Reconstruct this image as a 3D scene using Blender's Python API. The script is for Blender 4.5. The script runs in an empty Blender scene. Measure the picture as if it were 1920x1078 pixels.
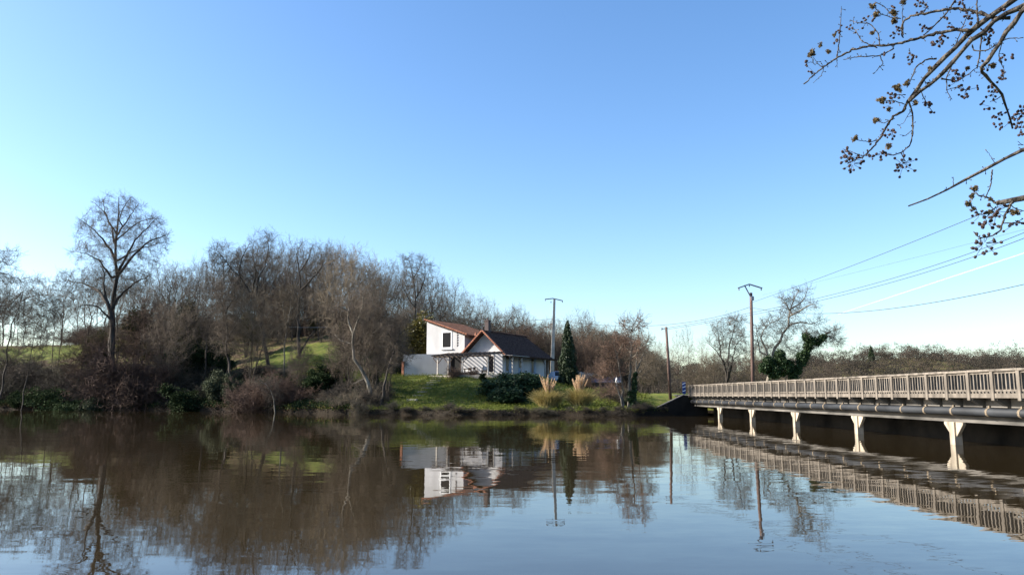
import bpy, math, random
import numpy as np
from mathutils import Vector, Matrix

rs = np.random.RandomState
random.seed(7)
scene = bpy.context.scene
COL = scene.collection
R = math.radians

# ------------------------------------------------------------------ camera geometry
FPX, EYE = 1450.0, 1.7
PITCH = math.atan(201 / FPX)
YAW = math.atan(10 / math.hypot(FPX, 201))
_fw = np.array([math.sin(YAW) * math.cos(PITCH), math.cos(YAW) * math.cos(PITCH), math.sin(PITCH)])
_rt = np.array([math.cos(YAW), -math.sin(YAW), 0.0])
_up = np.cross(_rt, _fw)
def ray(x, y): return _fw + _rt * (x - 960) / FPX + _up * (539 - y) / FPX
def at(x, y, Y):
    "world point on the line of sight of a photo pixel at world depth Y"
    d = ray(x, y)
    return np.array([0, 0, EYE]) + d * (Y / d[1])

cam_data = bpy.data.cameras.new('camera')
cam = bpy.data.objects.new('camera', cam_data)
COL.objects.link(cam)
cam_data.sensor_width = 36
cam_data.lens = 36 * FPX / 1920
cam_data.clip_start = 0.05
cam_data.clip_end = 20000
M3 = Matrix((_rt, _up, -_fw)).transposed()
cam.matrix_world = Matrix.Translation((0, 0, EYE)) @ M3.to_4x4()
scene.camera = cam

# ------------------------------------------------------------------ light
SUN_AZ, SUN_EL = R(-88), R(29)          # azimuth clockwise from +Y
sdir = Vector((math.sin(SUN_AZ) * math.cos(SUN_EL), math.cos(SUN_AZ) * math.cos(SUN_EL), math.sin(SUN_EL)))
sun_d = bpy.data.lights.new('sun', 'SUN')
sun_d.energy = 5.0
sun_d.angle = R(0.5)
sun_d.color = (1.0, 0.93, 0.82)
sun = bpy.data.objects.new('sun', sun_d)
COL.objects.link(sun)
sun.rotation_euler = sdir.to_track_quat('Z', 'Y').to_euler()
world = bpy.data.worlds.new('World')
scene.world = world
world.use_nodes = True
nt = world.node_tree
sky = nt.nodes.new('ShaderNodeTexSky')
sky.sky_type = 'NISHITA'
sky.sun_disc = False
sky.sun_elevation = SUN_EL
sky.sun_rotation = SUN_AZ
sky.air_density = 1.0
sky.dust_density = 1.0
sky.ozone_density = 2.2
bg = nt.nodes['Background']
hsv = nt.nodes.new('ShaderNodeHueSaturation')
hsv.inputs['Saturation'].default_value = 1.2
hsv.inputs['Hue'].default_value = 0.503
nt.links.new(sky.outputs[0], hsv.inputs['Color'])
nt.links.new(hsv.outputs[0], bg.inputs[0])
bg.inputs[1].default_value = 0.105
scene.view_settings.view_transform = 'Standard'
scene.view_settings.look = 'None'
scene.view_settings.exposure = 1.4
scene.view_settings.gamma = 1.0
scene.cycles.max_bounces = 6
scene.cycles.diffuse_bounces = 3
scene.cycles.glossy_bounces = 3
scene.cycles.transparent_max_bounces = 6

# ------------------------------------------------------------------ materials
def mat(name, c1, c2=None, scale=4.0, rough=0.8, bump=0.0, spread=0.0, detail=4.0, stretch=(1, 1, 1), spec=0.3, attr=None, sheen=0.0, space='Object', lo=.35, hi=.65):
    m = bpy.data.materials.new(name)
    m.use_nodes = True
    t = m.node_tree
    b = t.nodes['Principled BSDF']
    b.inputs['Roughness'].default_value = rough
    b.inputs['Specular IOR Level'].default_value = spec
    c2 = c2 or c1
    tc = t.nodes.new('ShaderNodeTexCoord')
    mp = t.nodes.new('ShaderNodeMapping')
    mp.inputs['Scale'].default_value = stretch
    t.links.new(tc.outputs[space], mp.inputs[0])
    n = t.nodes.new('ShaderNodeTexNoise')
    n.inputs['Scale'].default_value = scale
    n.inputs['Detail'].default_value = detail
    t.links.new(mp.outputs[0], n.inputs['Vector'])
    r = t.nodes.new('ShaderNodeValToRGB')
    r.color_ramp.elements[0].position = lo
    r.color_ramp.elements[1].position = hi
    r.color_ramp.elements[0].color = (*c1, 1)
    r.color_ramp.elements[1].color = (*c2, 1)
    src = n.outputs['Fac']
    if attr:
        a = t.nodes.new('ShaderNodeAttribute')
        a.attribute_name = attr
        src = a.outputs['Fac']
        r.color_ramp.elements[0].position = 0.0
        r.color_ramp.elements[1].position = 1.0
    t.links.new(src, r.inputs[0])
    out = r.outputs[0]
    if spread:
        oi = t.nodes.new('ShaderNodeObjectInfo')
        mr = t.nodes.new('ShaderNodeMapRange')
        mr.inputs[3].default_value = 1 - spread
        mr.inputs[4].default_value = 1 + spread
        t.links.new(oi.outputs['Random'], mr.inputs[0])
        h = t.nodes.new('ShaderNodeHueSaturation')
        t.links.new(mr.outputs[0], h.inputs['Value'])
        t.links.new(out, h.inputs['Color'])
        out = h.outputs[0]
    t.links.new(out, b.inputs['Base Color'])
    if bump:
        bp = t.nodes.new('ShaderNodeBump')
        bp.inputs['Strength'].default_value = bump
        bp.inputs['Distance'].default_value = 0.05
        t.links.new(n.outputs['Fac'], bp.inputs['Height'])
        t.links.new(bp.outputs[0], b.inputs['Normal'])
    return m

def leafmat(name, c1, c2, rough=0.5, spec=0.4, trans=0.25, spread=0.0):
    m = mat(name, c1, c2, rough=rough, spec=spec, attr='tone', spread=spread)
    t = m.node_tree
    b = t.nodes['Principled BSDF']
    src = b.inputs['Base Color'].links[0].from_socket
    tr = t.nodes.new('ShaderNodeBsdfTranslucent')
    t.links.new(src, tr.inputs[0])
    mx = t.nodes.new('ShaderNodeMixShader')
    mx.inputs[0].default_value = trans
    t.links.new(b.outputs[0], mx.inputs[1])
    t.links.new(tr.outputs[0], mx.inputs[2])
    t.links.new(mx.outputs[0], t.nodes['Material Output'].inputs[0])
    return m

M = {}
M['bark'] = mat('bark', (.022, .018, .015), (.07, .057, .047), 3, .9, .6, .25, stretch=(1, 1, .3))
M['bark_pale'] = mat('pale_bark', (.075, .065, .052), (.22, .195, .16), 4, .9, .6, .2, stretch=(1, 1, .3))
M['twig'] = mat('twig_grey_brown', (.058, .045, .034), (.12, .094, .07), .6, .9, 0, .3)
M['twig_red'] = mat('twig_red_brown', (.075, .048, .035), (.135, .086, .06), .8, .9, 0, .2)
M['twig_russet'] = mat('twig_russet', (.055, .034, .026), (.11, .068, .05), .8, .9, 0, .2)
M['twig_tan'] = mat('twig_tan', (.075, .06, .043), (.145, .115, .08), .8, .9, 0, .25)
M['twig_grey'] = mat('twig_grey', (.075, .07, .062), (.15, .14, .122), .8, .9, 0, .25)
M['bramble'] = mat('bramble_stem', (.026, .022, .018), (.066, .054, .042), 1.2, .9, 0, .35)
M['bramble_grey'] = mat('bramble_olive', (.04, .036, .026), (.088, .078, .056), 1.2, .9, 0, .3)
M['evergreen'] = leafmat('evergreen_leaf', (.010, .019, .008), (.038, .055, .024), .8, .04, .15, .25)
M['holly'] = leafmat('glossy_grey_green_leaf', (.022, .032, .018), (.075, .082, .05), .75, .08, .15, .2)
M['olive_dull'] = leafmat('ivy_olive_leaf', (.022, .025, .010), (.085, .08, .032), .8, .08, .25, .2)
M['cypress'] = leafmat('cypress_leaf', (.010, .022, .009), (.035, .055, .02), .6, .3, .1)
M['olive'] = leafmat('olive_gold_leaf', (.03, .035, .01), (.16, .13, .03), .5, .3, .25)
M['juniper'] = leafmat('juniper_leaf', (.007, .020, .009), (.028, .058, .024), .6, .2, .12)
M['ivy'] = leafmat('ivy_leaf', (.009, .022, .008), (.045, .08, .028), .6, .25, .15)
M['catkin'] = leafmat('catkin', (.13, .06, .04), (.26, .13, .085), .8, .1, .2)
M['pampas_leaf'] = leafmat('pampas_leaf', (.22, .20, .07), (.62, .50, .22), .6, .2, .35)
M['pampas_plume'] = leafmat('pampas_plume', (.52, .37, .23), (.80, .62, .43), .9, .1, .35)
M['far_wood'] = leafmat('far_wood', (.038, .037, .028), (.115, .09, .07), .9, .1, .4)
M['render'] = mat('white_render', (.38, .375, .38), (.47, .465, .47), 1.1, .9, .2, detail=9, stretch=(1, 1, .5), lo=.25, hi=.6)
M['whitepaint'] = mat('white_paint', (.8, .8, .8), None, 2, .5)
M['bluewhite'] = mat('pale_blue_shutter', (.20, .27, .38), (.26, .33, .44), 3, .6)
M['tile'] = mat('brown_roof_tile', (.055, .028, .021), (.125, .068, .05), 3, .9, .5, spec=.1)
M['tile_dark'] = mat('dark_roof_tile', (.035, .021, .018), (.085, .052, .042), 5, .95, .6, spec=.05)
M['tile_orange'] = mat('orange_verge_tile', (.24, .085, .048), (.40, .18, .11), 2.5, .8, .3)
M['wood_dark'] = mat('dark_timber', (.05, .035, .03), (.10, .075, .06), 6, .8, .3)
M['wood_grey'] = mat('weathered_timber', (.32, .29, .26), (.5, .46, .42), 6, .8, .3)
M['glass'] = mat('dark_glass', (.008, .008, .011), None, 1, .25, spec=.2)
M['void'] = mat('unlit_interior', (.008, .008, .008), None, 1, .9)
M['brick'] = mat('chimney_brick', (.06, .05, .05), (.11, .08, .075), 9, .9, .4)
M['terrace'] = mat('terrace_stone', (.30, .27, .24), (.42, .38, .33), 3, .9, .2)
M['step'] = mat('step_stone', (.20, .19, .155), (.36, .34, .28), 5, .9, .3)
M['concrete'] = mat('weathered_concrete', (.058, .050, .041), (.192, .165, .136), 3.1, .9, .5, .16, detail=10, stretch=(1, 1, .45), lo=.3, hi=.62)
M['concrete_dark'] = mat('stained_shade_concrete', (.04, .038, .035), (.15, .138, .125), 1.3, .9, .5, detail=9, stretch=(1, .35, 1.6))  # stains on deck and girders, painted-in shade on the far balusters
M['concrete_pale'] = mat('pale_concrete', (.18, .15, .115), (.42, .36, .28), 2.5, .9, .4, .12, detail=9, stretch=(1, 1, .5))
M['stone_dark'] = mat('shade_dark_stone', (.005, .0045, .004), (.014, .012, .010), 1.5, .95, .6)  # shade below the bridge is put into this near-black base colour
M['pipe'] = mat('dark_blue_grey_pipe', (.009, .0105, .013), (.032, .035, .04), 1.6, .65, .1, detail=8, stretch=(1, .4, 1))
M['strap'] = mat('rusty_strap', (.10, .08, .055), (.24, .19, .135), 14, .85, .3)
M['asphalt'] = mat('asphalt', (.045, .045, .045), (.07, .07, .07), 10, .9, .2)
M['pole_wood'] = mat('pole_timber', (.06, .035, .03), (.14, .09, .075), 2, .8, .3, stretch=(4, 4, .3))
M['pole_concrete'] = mat('pole_concrete', (.30, .265, .23), (.46, .41, .36), 2, .9, .2)
M['steel'] = mat('galvanised_steel', (.16, .17, .2), (.25, .26, .3), 5, .5)
M['wire'] = mat('cable_black', (.03, .035, .05), None, 1, .7)
M['wire_pale'] = mat('cable_bare', (.3, .32, .36), None, 1, .5)
M['blue'] = mat('sign_blue', (.015, .04, .16), None, 1, .4)
M['car'] = mat('car_paint', (.40, .50, .62), None, 1, .25, spec=.6)
M['rubber'] = mat('rubber', (.02, .02, .02), None, 1, .8)
M['slate'] = mat('blue_slate', (.035, .045, .08), (.07, .08, .12), 6, .6, .3)
M['bark_near'] = mat('lichen_bark', (.017, .014, .012), (.12, .102, .086), 26, .9, .9, detail=8, lo=.42, hi=.66)
M['flower'] = leafmat('tan_flower', (.075, .055, .03), (.20, .155, .09), .8, .1, .3)
M['bud'] = mat('dark_bud', (.02, .012, .012), (.05, .028, .026), 30, .7)

# ------------------------------------------------------------------ object helpers
def link(name, mesh, parent=None, material=None):
    o = bpy.data.objects.new(name, mesh)
    COL.objects.link(o)
    if parent is not None: o.parent = parent
    if material is not None and not mesh.materials: mesh.materials.append(material)
    return o
def tag(o, label, cat, group=None):
    o['label'] = label
    o['category'] = cat
    if group: o['group'] = group
    return o
def thing(name, label, cat, loc=(0, 0, 0), rz=0.0, group=None):
    o = bpy.data.objects.new(name, None)
    o.empty_display_size = .2
    COL.objects.link(o)
    o.location = tuple(loc)
    o.rotation_euler = (0, 0, rz)
    return tag(o, label, cat, group)
def dup(root, loc, rz=0.0, scale=(1, 1, 1), label=None, group=None, tilt=(0, 0)):
    r = root.copy()
    COL.objects.link(r)
    r.location = tuple(loc)
    r.rotation_euler = (tilt[0], tilt[1], rz)
    r.scale = scale if not np.isscalar(scale) else (scale,) * 3
    if label: r['label'] = label
    if group: r['group'] = group
    for ch in root.children:
        c = ch.copy()
        COL.objects.link(c)
        c.parent = r
        for g in ch.children:
            k = g.copy()
            COL.objects.link(k)
            k.parent = c
    return r

def mesh_np(name, V, F, tone=None, smooth=False):
    "V (n,3), F (m,k) arrays"
    me = bpy.data.meshes.new(name)
    V = np.asarray(V, np.float32)
    F = np.asarray(F, np.int32)
    k = F.shape[1]
    me.vertices.add(len(V))
    me.vertices.foreach_set('co', V.ravel())
    me.loops.add(F.size)
    me.loops.foreach_set('vertex_index', F.ravel())
    me.polygons.add(len(F))
    me.polygons.foreach_set('loop_start', np.arange(0, F.size, k, dtype=np.int32))
    me.update(calc_edges=True)
    if smooth: me.polygons.foreach_set('use_smooth', np.ones(len(F), bool))
    if tone is not None:
        a = me.attributes.new('tone', 'FLOAT', 'FACE')
        a.data.foreach_set('value', np.asarray(tone, np.float32))
    return me

class MB:
    "collects simple solids into one mesh"
    def __init__(s): s.v, s.f = [], []
    def add(s, v, f):
        n = len(s.v)
        s.v += [tuple(map(float, p)) for p in v]
        s.f += [tuple(i + n for i in q) for q in f]
        return s
    def box(s, x0, x1, y0, y1, z0, z1):
        v = [(x, y, z) for z in (z0, z1) for y in (y0, y1) for x in (x0, x1)]
        return s.add(v, [(0, 2, 3, 1), (4, 5, 7, 6), (0, 1, 5, 4), (2, 6, 7, 3), (0, 4, 6, 2), (1, 3, 7, 5)])
    def prism(s, poly, axis, a, b):
        "extrude a closed polygon (2D) along axis from a to b"
        n = len(poly)
        def p3(q, t):
            return {'x': (t, q[0], q[1]), 'y': (q[0], t, q[1]), 'z': (q[0], q[1], t)}[axis]
        v = [p3(q, a) for q in poly] + [p3(q, b) for q in poly]
        f = [tuple(range(n))[::-1], tuple(range(n, 2 * n))] + [(i, (i + 1) % n, n + (i + 1) % n, n + i) for i in range(n)]
        return s.add(v, f)
    def bar(s, p, q, w, h):
        "square bar from p to q"
        p, q = Vector(p), Vector(q)
        d = (q - p).normalized()
        side = d.cross(Vector((0, 0, 1)))
        if side.length < 1e-3: side = Vector((1, 0, 0))
        side.normalize()
        up = side.cross(d)
        v = []
        for e in (p, q):
            for a, b in ((-1, -1), (1, -1), (1, 1), (-1, 1)):
                v.append(e + side * a * w / 2 + up * b * h / 2)
        return s.add(v, [(3, 2, 1, 0), (4, 5, 6, 7), (0, 1, 5, 4), (1, 2, 6, 5), (2, 3, 7, 6), (3, 0, 4, 7)])
    def tube(s, pts, rad, n=8):
        pts = np.asarray(pts, float)
        rad = np.broadcast_to(np.asarray(rad, float), (len(pts),))
        V, F = tubes(pts[None], rad[None], n)
        s.add(V, [tuple(q) for q in F])
        m = len(s.v)
        s.f.append(tuple(range(m - n, m)))
        s.f.append(tuple(range(m - n * len(pts), m - n * len(pts) + n))[::-1])
        return s
    def build(s, name, material, parent=None, bevel=0.0, smooth=False):
        me = bpy.data.meshes.new(name)
        me.from_pydata(s.v, [], s.f)
        import bmesh
        bm = bmesh.new()
        bm.from_mesh(me)
        bmesh.ops.recalc_face_normals(bm, faces=bm.faces)
        if bevel:
            bmesh.ops.bevel(bm, geom=list(bm.edges), offset=bevel, segments=1, affect='EDGES', profile=.5)
        bm.to_mesh(me)
        bm.free()
        if smooth:
            for p in me.polygons: p.use_smooth = True
        return link(name, me, parent, material)

def unit(a): return a / np.maximum(np.linalg.norm(a, axis=-1, keepdims=True), 1e-9)
def tubes(poly, rad, sides):
    "poly (N,K,3), rad (N,K) -> verts, quads"
    N, K, _ = poly.shape
    tan = np.empty_like(poly)
    tan[:, 1:-1] = poly[:, 2:] - poly[:, :-2]
    tan[:, 0] = poly[:, 1] - poly[:, 0]
    tan[:, -1] = poly[:, -1] - poly[:, -2]
    tan = unit(tan)
    ax = unit(poly[:, -1] - poly[:, 0])
    ref = np.where(np.abs(ax[:, 2:3]) > .8, np.array([[1., 0, 0]]), np.array([[0, 0, 1.]]))
    ref = np.broadcast_to(ref[:, None], tan.shape)
    a = unit(np.cross(tan, ref))
    b = np.cross(tan, a)
    th = np.arange(sides) * 2 * math.pi / sides
    V = poly[:, :, None] + rad[:, :, None, None] * (a[:, :, None] * np.cos(th)[:, None] + b[:, :, None] * np.sin(th)[:, None])
    idx = np.arange(N * K * sides).reshape(N, K, sides)
    nx = np.roll(idx, -1, axis=2)
    F = np.stack([idx[:, :-1], nx[:, :-1], nx[:, 1:], idx[:, 1:]], -1).reshape(-1, 4)
    return V.reshape(-1, 3), F
def join(parts):
    Vs, Fs, n = [], [], 0
    for V, F in parts:
        Vs.append(V)
        Fs.append(F + n)
        n += len(V)
    return np.concatenate(Vs), np.concatenate(Fs)

# ------------------------------------------------------------------ tree growing
def grow(start, d, L, r0, K, wob, trop, rng, tip=.3, rmin=.006):
    N = len(start)
    P = np.empty((N, K + 1, 3))
    P[:, 0] = start
    d = unit(d)
    for k in range(K):
        d = unit(d + rng.normal(0, wob, (N, 3)) + np.array([0, 0, trop]))
        P[:, k + 1] = P[:, k] + d * (L / K)[:, None]
    rad = np.maximum(r0[:, None] * np.linspace(1, tip, K + 1)[None], rmin)
    return P, rad
def spawn(P, rad, n, t0, t1, ang, angsd, lenf, K, wob, trop, rng, rfac=.6, rmin=.006, tip=.3, taper=.55, lmin=.12):
    N, K1, _ = P.shape
    n = int(round(n * 1.35))
    t = (np.linspace(t0, t1, n)[None] + rng.uniform(-.5, .5, (N, n)) * (t1 - t0) / max(n - 1, 1)).clip(.02, .995)
    x = t * (K1 - 1)
    i = np.minimum(x.astype(int), K1 - 2)
    f = x - i
    r = np.arange(N)[:, None]
    pos = P[r, i] * (1 - f)[..., None] + P[r, i + 1] * f[..., None]
    tan = unit(P[r, i + 1] - P[r, i])
    rr = rad[r, i] * (1 - f) + rad[r, i + 1] * f
    plen = np.linalg.norm(np.diff(P, axis=1), axis=2).sum(1)[:, None]
    L = np.maximum(plen * lenf * (1 - taper * t) * rng.uniform(.6, 1.3, (N, n)), lmin)
    rnd = rng.normal(0, 1, (N, n, 3))
    perp = unit(rnd - tan * (rnd * tan).sum(-1, keepdims=True))
    a = np.radians(rng.normal(ang, angsd, (N, n)))[..., None]
    d = tan * np.cos(a) + perp * np.sin(a)
    ref = np.percentile(plen, 80)
    keep = (rng.uniform(0, 1, (N, n)) < np.clip(plen / ref, .12, 1)).ravel()      # short branches carry few shoots
    if not keep.any(): keep[:] = True
    return grow(pos.reshape(-1, 3)[keep], d.reshape(-1, 3)[keep], L.reshape(-1)[keep], np.maximum((rr * rfac).reshape(-1), rmin)[keep], K, wob, trop, rng, tip, rmin)

def finish(levels, split, sides=(8, 6, 4, 3, 3, 3)):
    "levels: list of (P, rad); trunk mesh = levels[:split], crown = the rest"
    tr = join([tubes(P, r, sides[min(i, 5)]) for i, (P, r) in enumerate(levels[:split])])
    cr = join([tubes(P, r, 3) for P, r in levels[split:]])
    return tr, cr
def scale_h(levels, H):
    top = max(np.percentile(P[:, :, 2], 99.9) for P, r in levels)
    return [(P * (H / top), r) for P, r in levels]

def colonise(nodes, par, pts, D, di, dk, iters, rng, noise=.25, trop=.05):
    "grow a branch skeleton from seed nodes into a cloud of attraction points"
    pos = [np.asarray(p, float) for p in nodes]
    par = list(par)
    pts = np.asarray(pts, float)
    A = np.array(pos)
    dm = np.full(len(pts), 1e9)
    ix = np.zeros(len(pts), int)
    for k0 in range(0, len(A), 200):
        d = np.linalg.norm(pts[:, None] - A[None, k0:k0 + 200], axis=2)
        m = d.argmin(1); v = d[np.arange(len(pts)), m]
        u = v < dm
        dm[u] = v[u]; ix[u] = m[u] + k0
    for it in range(iters):
        act = dm < di
        if not act.any(): act = dm <= dm.min() + .5
        base = np.array(pos)
        dirs = np.zeros((len(base), 3))
        np.add.at(dirs, ix[act], unit(pts[act] - base[ix[act]]))
        grow_ = np.unique(ix[act])
        nd = unit(dirs[grow_]) + rng.normal(0, noise, (len(grow_), 3)) + np.array([0, 0, trop])
        newp = base[grow_] + unit(nd) * D
        n0 = len(pos)
        pos += list(newp); par += list(grow_)
        d = np.linalg.norm(pts[:, None] - newp[None], axis=2)
        m = d.argmin(1); v = d[np.arange(len(pts)), m]
        u = v < dm
        dm[u] = v[u]; ix[u] = m[u] + n0
        k = dm > dk
        pts, dm, ix = pts[k], dm[k], ix[k]
        if len(pts) < 8 or len(pos) > 9000: break
    return np.array(pos), np.array(par)
def radii(pos, par, tip=.008, ex=2.35, fixed=None):
    n = len(pos)
    acc = np.zeros(n)
    r = np.zeros(n)
    par = np.asarray(par)
    for i in range(n - 1, -1, -1):
        r[i] = max(tip, acc[i] ** (1 / ex))
        if par[i] >= 0: acc[par[i]] += r[i] ** ex
    if fixed is not None: r[:len(fixed)] = np.maximum(np.minimum(r[:len(fixed)], fixed * 1.4), fixed)
    return r
def skeleton_parts(pos, par, r, rng, split=.035, tw_len=.8, tw_n=3, tw_r=.0065, sub_n=3, thin=.03, long=1.0):
    "trunk mesh data, crown mesh data"
    ch = np.arange(len(pos))[np.array(par) >= 0]
    p = np.array(par)[ch]
    seg = np.stack([pos[p], pos[ch]], 1)
    rp = np.minimum(r[p], r[ch] * 1.5)
    rad = np.stack([rp, r[ch]], 1)
    okn = r >= split
    okn[0] = True
    for i_ in range(1, len(pos)): okn[i_] = okn[i_] and okn[par[i_]]
    big = okn[ch]
    tr = join([tubes(seg[big], rad[big], 6)]) if big.any() else join([tubes(seg[:1], rad[:1], 6)])
    sm0 = ~big
    parts = [tubes(seg[sm0], rad[sm0], 3)]
    th = r[ch] < thin
    P, q = seg[th], rad[th]
    if tw_n:
        mid = (P[:, :1] + P[:, 1:]) / 2
        P3 = np.concatenate([P[:, :1], mid, P[:, 1:]], 1)
        q3 = np.concatenate([q[:, :1], q[:, :1], q[:, 1:]], 1)
        N = len(P3)
        n = tw_n
        t = rng.uniform(0, 1, (N, n, 1))
        st = P3[:, None, 0] * (1 - t) + P3[:, None, 2] * t
        ax = unit(P3[:, 2] - P3[:, 0])[:, None]
        rn = rng.normal(0, 1, (N, n, 3))
        pe = unit(rn - ax * (rn * ax).sum(-1, keepdims=True))
        an = np.radians(rng.normal(48, 14, (N, n, 1)))
        d = ax * np.cos(an) + pe * np.sin(an) + np.array([0, 0, .12])
        L_ = tw_len * rng.uniform(.4, 1.3, N * n)
        A = grow(st.reshape(-1, 3), d.reshape(-1, 3), L_, np.full(N * n, tw_r * 1.3), 3, .16, .06, rng, .6, tw_r)
        parts.append(tubes(*A, 3))
        if sub_n:
            B = spawn(*A, sub_n, .2, .95, 42, 14, .55, 2, .15, .05, rng, .8, tw_r * .85, taper=.3)
            parts.append(tubes(*B, 3))
    return tr, join(parts)
def cloud(rng, n, lobes):
    "points in a union of ellipsoids (cx, cy, cz, rx, ry, rz), denser towards the outside"
    w = np.array([l[3] * l[4] * l[5] for l in lobes]); w /= w.sum()
    k = rng.choice(len(lobes), n, p=w)
    L_ = np.array(lobes)[k]
    u = unit(rng.normal(0, 1, (n, 3)))
    return L_[:, :3] + u * (rng.uniform(0, 1, (n, 1)) ** .42) * L_[:, 3:]
def seed_line(P, n):
    s_ = np.r_[0, np.cumsum(np.linalg.norm(np.diff(P, axis=0), axis=1))]; s_ /= s_[-1]
    T = np.linspace(0, 1, n)
    return np.stack([np.interp(T, s_, np.asarray(P)[:, c]) for c in range(3)], 1)
def oak(seed, H=15.0):
    g = rs(seed)
    tr, _ = grow(np.zeros((1, 3)), np.array([[g.normal(0, .1), g.normal(0, .1), 1.]]), np.array([H * g.uniform(.26, .36)]), np.array([.2]), 9, .08, .1, g)
    lobes = [(0, 0, H * .66, H * .24, H * .24, H * .32)]
    for k in range(6):
        a = k * 1.05 + g.uniform(-.4, .4)
        q = H * g.uniform(.12, .24)
        lobes.append((q * math.cos(a), q * math.sin(a), H * g.uniform(.5, .84), H * .16, H * .16, H * .15))
    pts = cloud(g, 900, lobes)
    pos, par = colonise(tr[0], [-1] + list(range(9)), pts, H * .028, H * .24, H * .05, 120, g, .32, .04)
    pos = pos * np.array([1, 1, H / np.percentile(pos[:, 2], 99.8)])
    r = radii(pos, par, .010, 2.25)
    return skeleton_parts(pos, par, np.where(r > .016, .016 + (r - .016) * 1.7, r), g, .022, .85, 2, sub_n=3)
def ash(seed, H=15.0):
    g = rs(seed)
    tr, _ = grow(np.zeros((1, 3)), np.array([[g.normal(0, .05), g.normal(0, .05), 1.]]), np.array([H * .55]), np.array([.2]), 14, .05, .12, g)
    lobes = [(0, 0, H * .62, H * .16, H * .16, H * .36)]
    for k in range(4):
        a = k * 1.6 + g.uniform(-.5, .5)
        lobes.append((H * .1 * math.cos(a), H * .1 * math.sin(a), H * g.uniform(.5, .85), H * .12, H * .12, H * .14))
    pts = cloud(g, 750, lobes)
    pos, par = colonise(tr[0], [-1] + list(range(14)), pts, H * .026, H * .22, H * .048, 120, g, .22, .16)
    pos = pos * np.array([1, 1, H / np.percentile(pos[:, 2], 99.8)])
    r = radii(pos, par, .009, 2.3)
    return skeleton_parts(pos, par, np.where(r > .016, .016 + (r - .016) * 1.6, r), g, .022, .85, 2, sub_n=3)
def clump(seed, H=10.0, stems=5, spread=.22):
    "several stems from one stool"
    g = rs(seed)
    nodes, par = [np.zeros(3)], [-1]
    for k in range(stems):
        a = k * 6.28 / stems + g.uniform(-.4, .4)
        d = np.array([[math.cos(a) * spread * g.uniform(.4, 1.6), math.sin(a) * spread * g.uniform(.4, 1.6), 1.]])
        P, _ = grow(np.zeros((1, 3)), d, np.array([H * g.uniform(.35, .6)]), np.array([.1]), 8, .1, .05, g)
        for q, pt in enumerate(P[0][1:]):
            par.append(0 if q == 0 else len(nodes) - 1)
            nodes.append(pt)
    lobes = [(0, 0, H * .58, H * .30, H * .30, H * .38)]
    for k in range(5):
        a = k * 1.25 + g.uniform(-.5, .5)
        lobes.append((H * .2 * math.cos(a), H * .2 * math.sin(a), H * g.uniform(.35, .8), H * .15, H * .15, H * .16))
    pts = cloud(g, 850, lobes)
    pos, par = colonise(nodes, par, pts, H * .03, H * .22, H * .05, 120, g, .22, .10)
    pos = pos * np.array([1, 1, H / np.percentile(pos[:, 2], 99.8)])
    r = radii(pos, par, .009, 2.3)
    return skeleton_parts(pos, par, r, g, .035, .75, 4)
def brush(seed, H=3.5, stems=30, spread=.55, droop=-.03):
    g = rs(seed)
    d = np.stack([g.normal(0, spread, stems), g.normal(0, spread, stems), np.ones(stems)], 1)
    st = np.concatenate([g.normal(0, .5, (stems, 2)), np.zeros((stems, 1))], 1)
    tr = grow(st, d, H * g.uniform(.5, 1.2, stems), H * g.uniform(.003, .008, stems), 7, .2, droop, g, .3)
    a = spawn(*tr, 9, .1, 1, 45, 18, .5, 4, .25, droop, g, .6, .010, taper=.4)
    b = spawn(*a, 7, .1, 1, 45, 18, .55, 3, .25, droop, g, .6, .009, taper=.3)
    c = spawn(*b, 2, .3, 1, 45, 18, .7, 2, .25, droop, g, .7, .008, taper=.3)
    return scale_h([tr, a, b, c], H)

def leaves(cent, n, sig, size, rng, flat=0.0, long=1.6, updir=None):
    "n leaf faces round every centre; sig (3,) spread; returns V, F, tone"
    cent = np.asarray(cent, float)
    c = np.repeat(cent, n, 0)
    N = len(c)
    p = c + rng.normal(0, 1, (N, 3)) * np.asarray(sig)
    a = unit(rng.normal(0, 1, (N, 3)) * np.array([1, 1, 1 - flat]) + (0 if updir is None else np.asarray(updir)))
    r = rng.normal(0, 1, (N, 3))
    b = unit(np.cross(a, r))
    nrm = np.cross(a, b)
    s = (size * rng.uniform(.6, 1.4, N))[:, None]
    V = np.stack([p - a * s * long / 2, p + b * s / 2 + nrm * s * .12, p + a * s * long / 2, p - b * s / 2 + nrm * s * .12], 1).reshape(-1, 3)
    F = np.arange(4 * N).reshape(N, 4)
    base = np.repeat(rng.uniform(0, 1, len(cent)), n)
    tone = (.6 * base + .4 * rng.uniform(0, 1, N)).clip(0, 1)
    return V, F, tone

def tree_proto(name, levels, split, bark, twig, crown_name='crown', trunk_name='trunk'):
    "makes meshes once; returns a function that places a tree"
    (tv, tf), (cv, cf) = finish(levels, split) if isinstance(levels, list) else levels
    tm = mesh_np(name + '_' + trunk_name, tv, tf, smooth=True)
    cm = mesh_np(name + '_' + crown_name, cv, cf)
    tm.materials.append(bark)
    cm.materials.append(twig)
    return (name, tm, cm, trunk_name, crown_name)
def place(proto, label, cat, loc, rz, sc, group=None, tilt=(0, 0), twig=None, bark=None, name=None):
    n, tm, cm, tn, cn = proto
    if twig is not None:
        key = cm.name + twig.name
        if key not in bpy.data.meshes:
            k = cm.copy()
            k.name = key
            k.materials.clear()
            k.materials.append(twig)
        cm = bpy.data.meshes[key]
    r = thing(name or n, label, cat, loc, rz, group)
    r.rotation_euler = (tilt[0], tilt[1], rz)
    r.scale = (sc,) * 3 if np.isscalar(sc) else sc
    link(tn, tm, r)
    link(cn, cm, r)
    return r

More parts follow.
